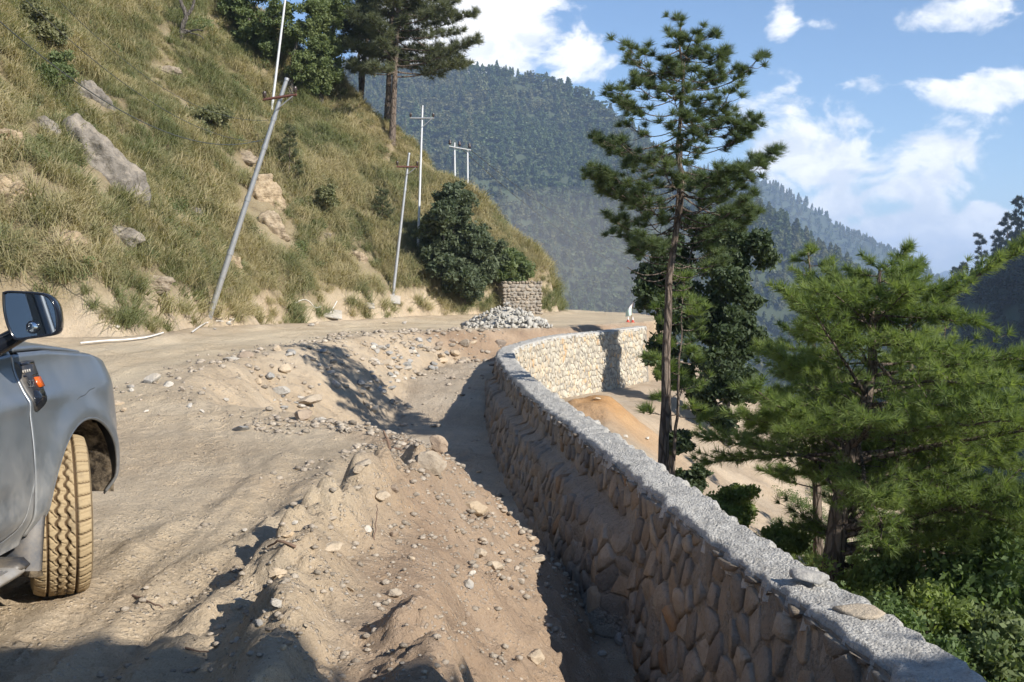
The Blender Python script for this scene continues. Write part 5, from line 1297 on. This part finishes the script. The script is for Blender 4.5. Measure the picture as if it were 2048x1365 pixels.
    for side in (1, -1):
        for a, b_ in (((.79, -.56, 1.18), (.63, -1.22, 1.78)), ((.83, -1.75, 1.11), (.64, -1.75, 1.75)), ((.82, -2.62, 1.11), (.64, -2.50, 1.75)), ((.64, -1.2, 1.75), (.64, -2.5, 1.75))):
            mb = MB(); mb.tube([np.array(a) * (side, 1, 1), np.array(b_) * (side, 1, 1)], .035, 8); mb.build('pillar', pm, root, True)
        quad('side_window', (side * .80, -.62, 1.14), (side * .83, -1.73, 1.12), (side * .645, -1.73, 1.72), (side * .645, -1.22, 1.72), glass)
        quad('side_window', (side * .83, -1.77, 1.12), (side * .82, -2.60, 1.12), (side * .645, -2.48, 1.72), (side * .645, -1.77, 1.72), glass)
    mb = MB(); mb.box((0, -3.55, .62), (1.6, 1.78, .06)); mb.box((0, -4.43, .82), (1.62, .05, .46)); mb.box((0, -2.68, .85), (1.62, .05, .5)); mb.build('cargo_bed', pm, root)
    mb = MB(); mb.box((0, -1.9, .50), (1.5, 4.6, .16)); mb.build('chassis', dark, root)
    # side step and mud flap
    for side in (1, -1):
        mb = MB(); mb.box((side * .90, -1.72, .315), (.15, 1.86, .045), None, None, .018); st = mb.build('side_step', alu, root)
        mb = MB(); mb.box((side * .895, -.80, .33), (.17, .12, .06), None, None, .028); mb.build('end_cap', blk, st)
        for k in range(7): m2 = MB(); m2.box((side * (.845 + .018 * k), -1.72, .3395), (.006, 1.6, .006)); m2.build('tread_rib', alu, st)
        n = 12; zz = np.linspace(.62, .24, n); yy = np.interp(zz, [.24, .40, .62], [-.53, -.50, -.445]); V = []
        for z_, y_ in zip(zz, yy):
            w_ = np.interp(z_, [.24, .34, .62], [.19, .185, .03]); V += [(side * (.905 - w_), y_ - .02, z_), (side * .918, y_ - .015, z_), (side * .922, y_ + .012, z_), (side * (.905 - w_), y_ + .012, z_)]
        i = np.arange(n - 1)[:, None] * 4; j = np.arange(4)[None]; F = np.stack([i + j, i + (j + 1) % 4, i + 4 + (j + 1) % 4, i + 4 + j], -1).reshape(-1, 4); mb = MB(); mb.add(V, F); mb.add(np.array(V)[-4:], [[0, 1, 2, 3]]); mb.build('mud_flap', flap, root)
    # door mirror (right) : outline seen from behind
    out = np.array([(20, 115), (60, 103), (200, 108), (350, 120), (430, 145), (480, 200), (505, 260), (518, 330), (524, 400), (519, 465), (490, 500), (380, 520), (260, 536), (150, 550), (110, 530), (60, 420), (30, 300), (20, 200)], float)
    Q, _ = resample(np.vstack([out, out[:1]]), 14); px = Q / 4.55 + (0, 560); dm = CP[1] - .85; W = np.array([at(a, c, dm) for a, c in px]) - CP; cen = W.mean(0)
    mroot = bpy.data.objects.new('door_mirror', None); COL.objects.link(mroot); mroot.parent = root
    def ring(k, dy, lift=0): R_ = cen + (W - cen) * k; R_[:, 1] += dy; R_[:, 2] += lift; return R_
    rings = [ring(.90, .012), ring(.95, -.002), ring(1.0, .0), ring(1.02, .02), ring(1.0, .05), ring(.92, .085), ring(.74, .115), ring(.42, .132), ring(.02, .136)]
    V = np.vstack(rings); n = len(W); i = np.arange(len(rings) - 1)[:, None] * n; j = np.arange(n)[None]; F = np.stack([i + j, i + (j + 1) % n, i + n + (j + 1) % n, i + n + j], -1).reshape(-1, 4); put('housing', raw_mesh('housing', V, F, True), gloss, mroot)
    g = ring(.91, .010); nrm = Vector((.10, -1, -.03)); V = np.vstack([g.mean(0), g]); k = len(g); V[:, 1] += .03 * (V[:, 0] - cen[0])
    gl = put('mirror_glass', raw_mesh('mirror_glass', V, np.array([[0, 1 + q, 1 + (q + 1) % k] for q in range(k)])), mir, mroot)
    sc = at(64, 655, dm) - CP; U, F = ico(3); mb = MB(); mb.add(U * (.0235, .010, .0235) + sc + (0, .008, 0), F); mb.build('blind_spot_mirror', mir, mroot, True); mb = MB(); a = np.linspace(0, 6.283, 30); mb.tube(np.stack([sc[0] + .0245 * np.cos(a), np.full(30, sc[1] + .006), sc[2] + .0245 * np.sin(a)], 1), .003, 6); mb.build('rim', gloss, mroot, True)
    mb = MB(); mb.tube(np.array([(.74, -.80, 1.17), (.80, -.80, 1.20), cen + (-.05, .07, -.07)]), [.05, .045, .035], 10); mb.build('mirror_arm', gloss, mroot, True)
    mb = MB(); mm = np.array([(-1, 1, 1)]); U, F = ico(3); mb.add(U * (.12, .06, .10) + (-1.0, -.80, 1.36), F); mb.tube([(-.80, -.8, 1.18), (-.95, -.8, 1.32)], .03, 8); mb.build('left_mirror', gloss, root, True)
    # vent plate on the fender with badge and side repeater
    def onside(y, z, lift): return np.array([float(sidex(np.array(y), np.array(z))) + lift, y, z])
    VS = np.array([.082, .045]); outl = VS + np.array([(-.628, 1.115), (-.46, 1.115), (-.445, 1.10), (-.440, 1.05), (-.452, .99), (-.485, .935), (-.54, .905), (-.60, .90), (-.622, .98)])
    Q, _ = resample(np.vstack([outl, outl[:1]]), .02); c2 = Q.mean(0)
    def plate(nm, poly, l0, l1, mat, parent):
        n = len(poly); c_ = poly.mean(0); rim0 = [onside(a, b_, l0) for a, b_ in poly]; rim1 = [onside(*(c_ + (q - c_) * .97), l1) for q in poly]; V = np.array(rim0 + rim1 + [onside(*c_, l1)])
        F = [[q, (q + 1) % n, n + (q + 1) % n] for q in range(n)] + [[q, n + (q + 1) % n, n + q] for q in range(n)] + [[n + q, n + (q + 1) % n, 2 * n] for q in range(n)]; mb = MB(); mb.add(V, np.array(F)); return mb.build(nm, mat, parent)
    vent = plate('fender_vent', Q, -.004, .010, blk, root)
    box4 = lambda y0, y1, z0, z1: VS + np.array([(y0, z0), (y1, z0 + .0), (y1, z1), (y0, z1)])
    plate('side_repeater', box4(-.502, -.447, .995, 1.04), .008, .017, amber, vent)
    for y0, y1, z0, z1 in ((-.60, -.46, 1.095, 1.108), (-.60, -.50, 1.063, 1.082), (-.60, -.455, 1.048, 1.056)): plate('vent_slat', box4(y0, y1, z0, z1), .008, .013, gloss, vent)
    plate('vent_blade', VS + np.array([(-.60, .925), (-.50, .95), (-.47, .985), (-.575, .985)]), .008, .014, gloss, vent)
    for k in range(4): plate('mesh_cell', box4(-.596 + .022 * k, -.582 + .022 * k, 1.066, 1.079), .012, .015, alu, vent)
    tc = bpy.data.curves.new('badge', 'FONT'); tc.body = '3.2'; tc.size = .046; tc.extrude = .0015; to = bpy.data.objects.new('badge', tc); COL.objects.link(to)
    q = onside(-.60 + VS[0], 1.003 + VS[1], .0135); to.matrix_world = Matrix(((0, 0, 1, q[0]), (1, 0, 0, q[1]), (0, 1, 0, q[2]), (0, 0, 0, 1)))
    dg = bpy.context.evaluated_depsgraph_get(); me = bpy.data.meshes.new_from_object(to.evaluated_get(dg)); mw = to.matrix_world.copy(); bpy.data.objects.remove(to); me.materials.clear(); ob = put('badge', me, chrome, vent); ob.matrix_local = mw
    # scratch on the fender
    mb = MB(); mb.tube([onside(-.06 + .26 * t_, .945 + .035 * t_ + .003 * math.sin(t_ * 11), .0005) for t_ in np.linspace(0, 1, 12)], .0016, 4); mb.build('scratch', blk, root)
    # wheels
    nth, nv = 620, 64; th = np.linspace(0, 2 * np.pi, nth, endpoint=False)[:, None]; v = np.linspace(-1, 1, nv)[None]
    K = 40; tri = lambda a: np.abs((a % 1) * 2 - 1) * 2 - 1
    ph = th / (2 * np.pi) * K
    def groove(c, w): return 1 - sstep(np.abs(v - c), w * .55, w)
    zig = .055 * np.clip(tri(ph) * 1.8, -1, 1)
    G = np.maximum.reduce([groove(.50 + 0 * th, .065), groove(.17 + zig, .07), groove(-.17 + zig, .07), groove(-.52 + 0 * th, .06)])
    lat = lambda f, w: 1 - sstep(np.abs((f % 1) - .5), w * .5, w)
    G = np.maximum(G, .8 * lat(ph + .9 * (np.abs(v) - .5) ** 2, .085) * (np.abs(v) > .5)); G = np.maximum(G, .75 * lat(ph - 2.4 * v, .075) * (np.abs(v) > .2) * (np.abs(v) < .5)); G = np.maximum(G, .45 * lat(ph - .6 * v + .5, .05) * (np.abs(v) < .14)); G = np.maximum(G, .22 * lat(ph * 2 + 1.2 * v, .10))
    tw = .1325; rad_ = WR - .020 * np.abs(v) ** 4.5 - .015 * G * (np.abs(v) < .97) + .0012 * fbm(th * 30, v * 6, 3, 821)
    Vt = np.stack([v * tw * .93 + 0 * th, rad_ * np.cos(th), rad_ * np.sin(th)], -1)
    # side walls
    sw = [(.955, WR - .030), (1.01, WR - .055), (1.03, WR - .09), (1.0, WR - .13), (.93, WR - .165)]; right = np.stack([np.concatenate([np.full((nth, 1), x_ * tw), r_ * np.cos(th), r_ * np.sin(th)], 1) for x_, r_ in sw], 1); left = right.copy(); left[..., 0] *= -1
    A = np.concatenate([left[:, ::-1], Vt, right], 1); m = A.shape[1]; i = np.arange(nth)[:, None]; j = np.arange(m - 1)[None]; F = np.stack([i * m + j, i * m + j + 1, ((i + 1) % nth) * m + j + 1, ((i + 1) % nth) * m + j], -1).reshape(-1, 4)
    gc = np.zeros((nth, m)); gc[:, 5:5 + nv] = np.clip(G * 1.1, 0, 1); gc[:, :5] = .5; gc[:, -5:] = .55; ty = raw_mesh('tyre', A.reshape(-1, 3), F, True, np.repeat(gc.reshape(-1, 1), 3, 1)); ty.materials.append(rub)
    rm = MB(); rm.tube([(-.1, 0, 0), (-.09, 0, 0), (.09, 0, 0), (.1, 0, 0)], [.225, .215, .215, .228], 40, cap=False); rm.tube([(.05, 0, 0), (.085, 0, 0)], [.07, .06], 16)
    for k in range(6): a_ = k * math.pi / 3; rm.box((.065, .13 * math.cos(a_), .13 * math.sin(a_)), (.04, .20, .055), (a_, 0, 0), None, .012)
    rim = raw_mesh('rim', np.vstack(rm.V), np.vstack(rm.F), False); rim.materials.append(alu)
    sub_ = A[::4, ::2]; n2, m2 = sub_.shape[:2]; i = np.arange(n2)[:, None]; j = np.arange(m2 - 1)[None]; F = np.stack([i * m2 + j, i * m2 + j + 1, ((i + 1) % n2) * m2 + j + 1, ((i + 1) % n2) * m2 + j], -1).reshape(-1, 4)
    ty2 = raw_mesh('tyre', sub_.reshape(-1, 3), F, True, np.repeat(gc[::4, ::2].reshape(-1, 1), 3, 1)); ty2.materials.append(rub)
    for x_, y_, st in ((.785, 0, rad(25)), (-.785, 0, rad(25)), (.785, -3.22, 0), (-.785, -3.22, 0)):
        w = bpy.data.objects.new('wheel', None); COL.objects.link(w); w.parent = root; w.location = (x_, y_, WR - .012); w.rotation_euler = (0, 0, st if x_ > 0 else st + math.pi)
        put('tyre', ty if x_ > 0 and y_ == 0 else ty2, None, w); put('rim', rim, None, w)


build_pickup()


# ------------------------------------------------------------------ tree added out of view behind the camera to cast the near-ground shadow
b_ = np.array([5.95, -2.75, 0]); b_[2] = zland(b_[0], b_[1])
leafy('added_tree', 'unseen leafy tree added behind the viewpoint to cast a shadow on the near ground', b_, [((x_, y_, z_), (1.1, 1.0, .7)) for x_, y_, z_ in ((-.9, .9, 6.9), (-2.2, .3, 6.7), (.2, 1.5, 6.7), (-1.5, .9, 7.4), (-3.2, .2, 6.9), (-.4, .3, 6.6), (1.2, 1.6, 6.6), (-1.9, -.5, 6.8), (-3.0, -.7, 6.7), (-2.6, .9, 7.2))], 831, 'leaf_mid', .26, 200, [([(0, 0, -.3), (.05, 0, 3.2), (0, 0, 6.4)], .18, .06)])

b_ = np.array([-7.2, -8.5, 0]); b_[2] = zland(b_[0], b_[1])  # second unseen tree, added to give the door mirror a dark reflection
leafy('added_tree', 'unseen dark leafy tree added behind the pickup to darken its door mirror', b_, [((x_, y_, z_), (1.7, 1.5, 1.2)) for x_, y_, z_ in ((0, 0, 2.2), (-1.6, .3, 2.0), (1.5, 0, 1.8), (.2, 0, 3.6), (-1.2, .2, 3.4), (1.0, .1, 3.3), (2.6, .2, 1.6), (0, .3, 1.0), (-2.6, .3, 1.3))], 833, 'leaf_dark', .34, 100, [([(0, 0, -.3), (.05, 0, 1.2), (0, 0, 3.0)], .2, .08)])

# ------------------------------------------------------------------ haze in the valley air
hz = MB(); hz.box((600, 3000, 77.5), (10000, 7200, 315)); ho_ = hz.build('haze', None, None, kind='stuff'); ho_['label'] = 'thin blue haze filling the valley air'; ho_['category'] = 'haze'
hm_ = bpy.data.materials.new('valley_haze'); hm_.use_nodes = True; t_ = hm_.node_tree; t_.nodes.clear(); N_ = NT(t_); v_ = N_.n('ShaderNodeVolumePrincipled'); v_.inputs['Color'].default_value = (.52, .68, .95, 1); v_.inputs['Density'].default_value = .00028; v_.inputs['Anisotropy'].default_value = 0.0
o_ = N_.n('ShaderNodeOutputMaterial'); N_.l(v_.outputs[0], o_.inputs['Volume']); ho_.data.materials.append(hm_)

U_, F_ = ico(4); dm = MB(); dm.add(U_ * (6.5, 5.0, 3.6), F_); do_ = dm.build('dust_cloud', None, None, True, kind='stuff'); do_.location = (2.6, 53, 2.4); do_['label'] = 'pale road dust hanging over the far bend'; do_['category'] = 'dust'
dmat = bpy.data.materials.new('road_dust'); dmat.use_nodes = True; t_ = dmat.node_tree; t_.nodes.clear(); N_ = NT(t_); v_ = N_.n('ShaderNodeVolumePrincipled'); v_.inputs['Color'].default_value = (.80, .76, .70, 1); v_.inputs['Density'].default_value = .022
o_ = N_.n('ShaderNodeOutputMaterial'); N_.l(v_.outputs[0], o_.inputs['Volume']); do_.data.materials.append(dmat)
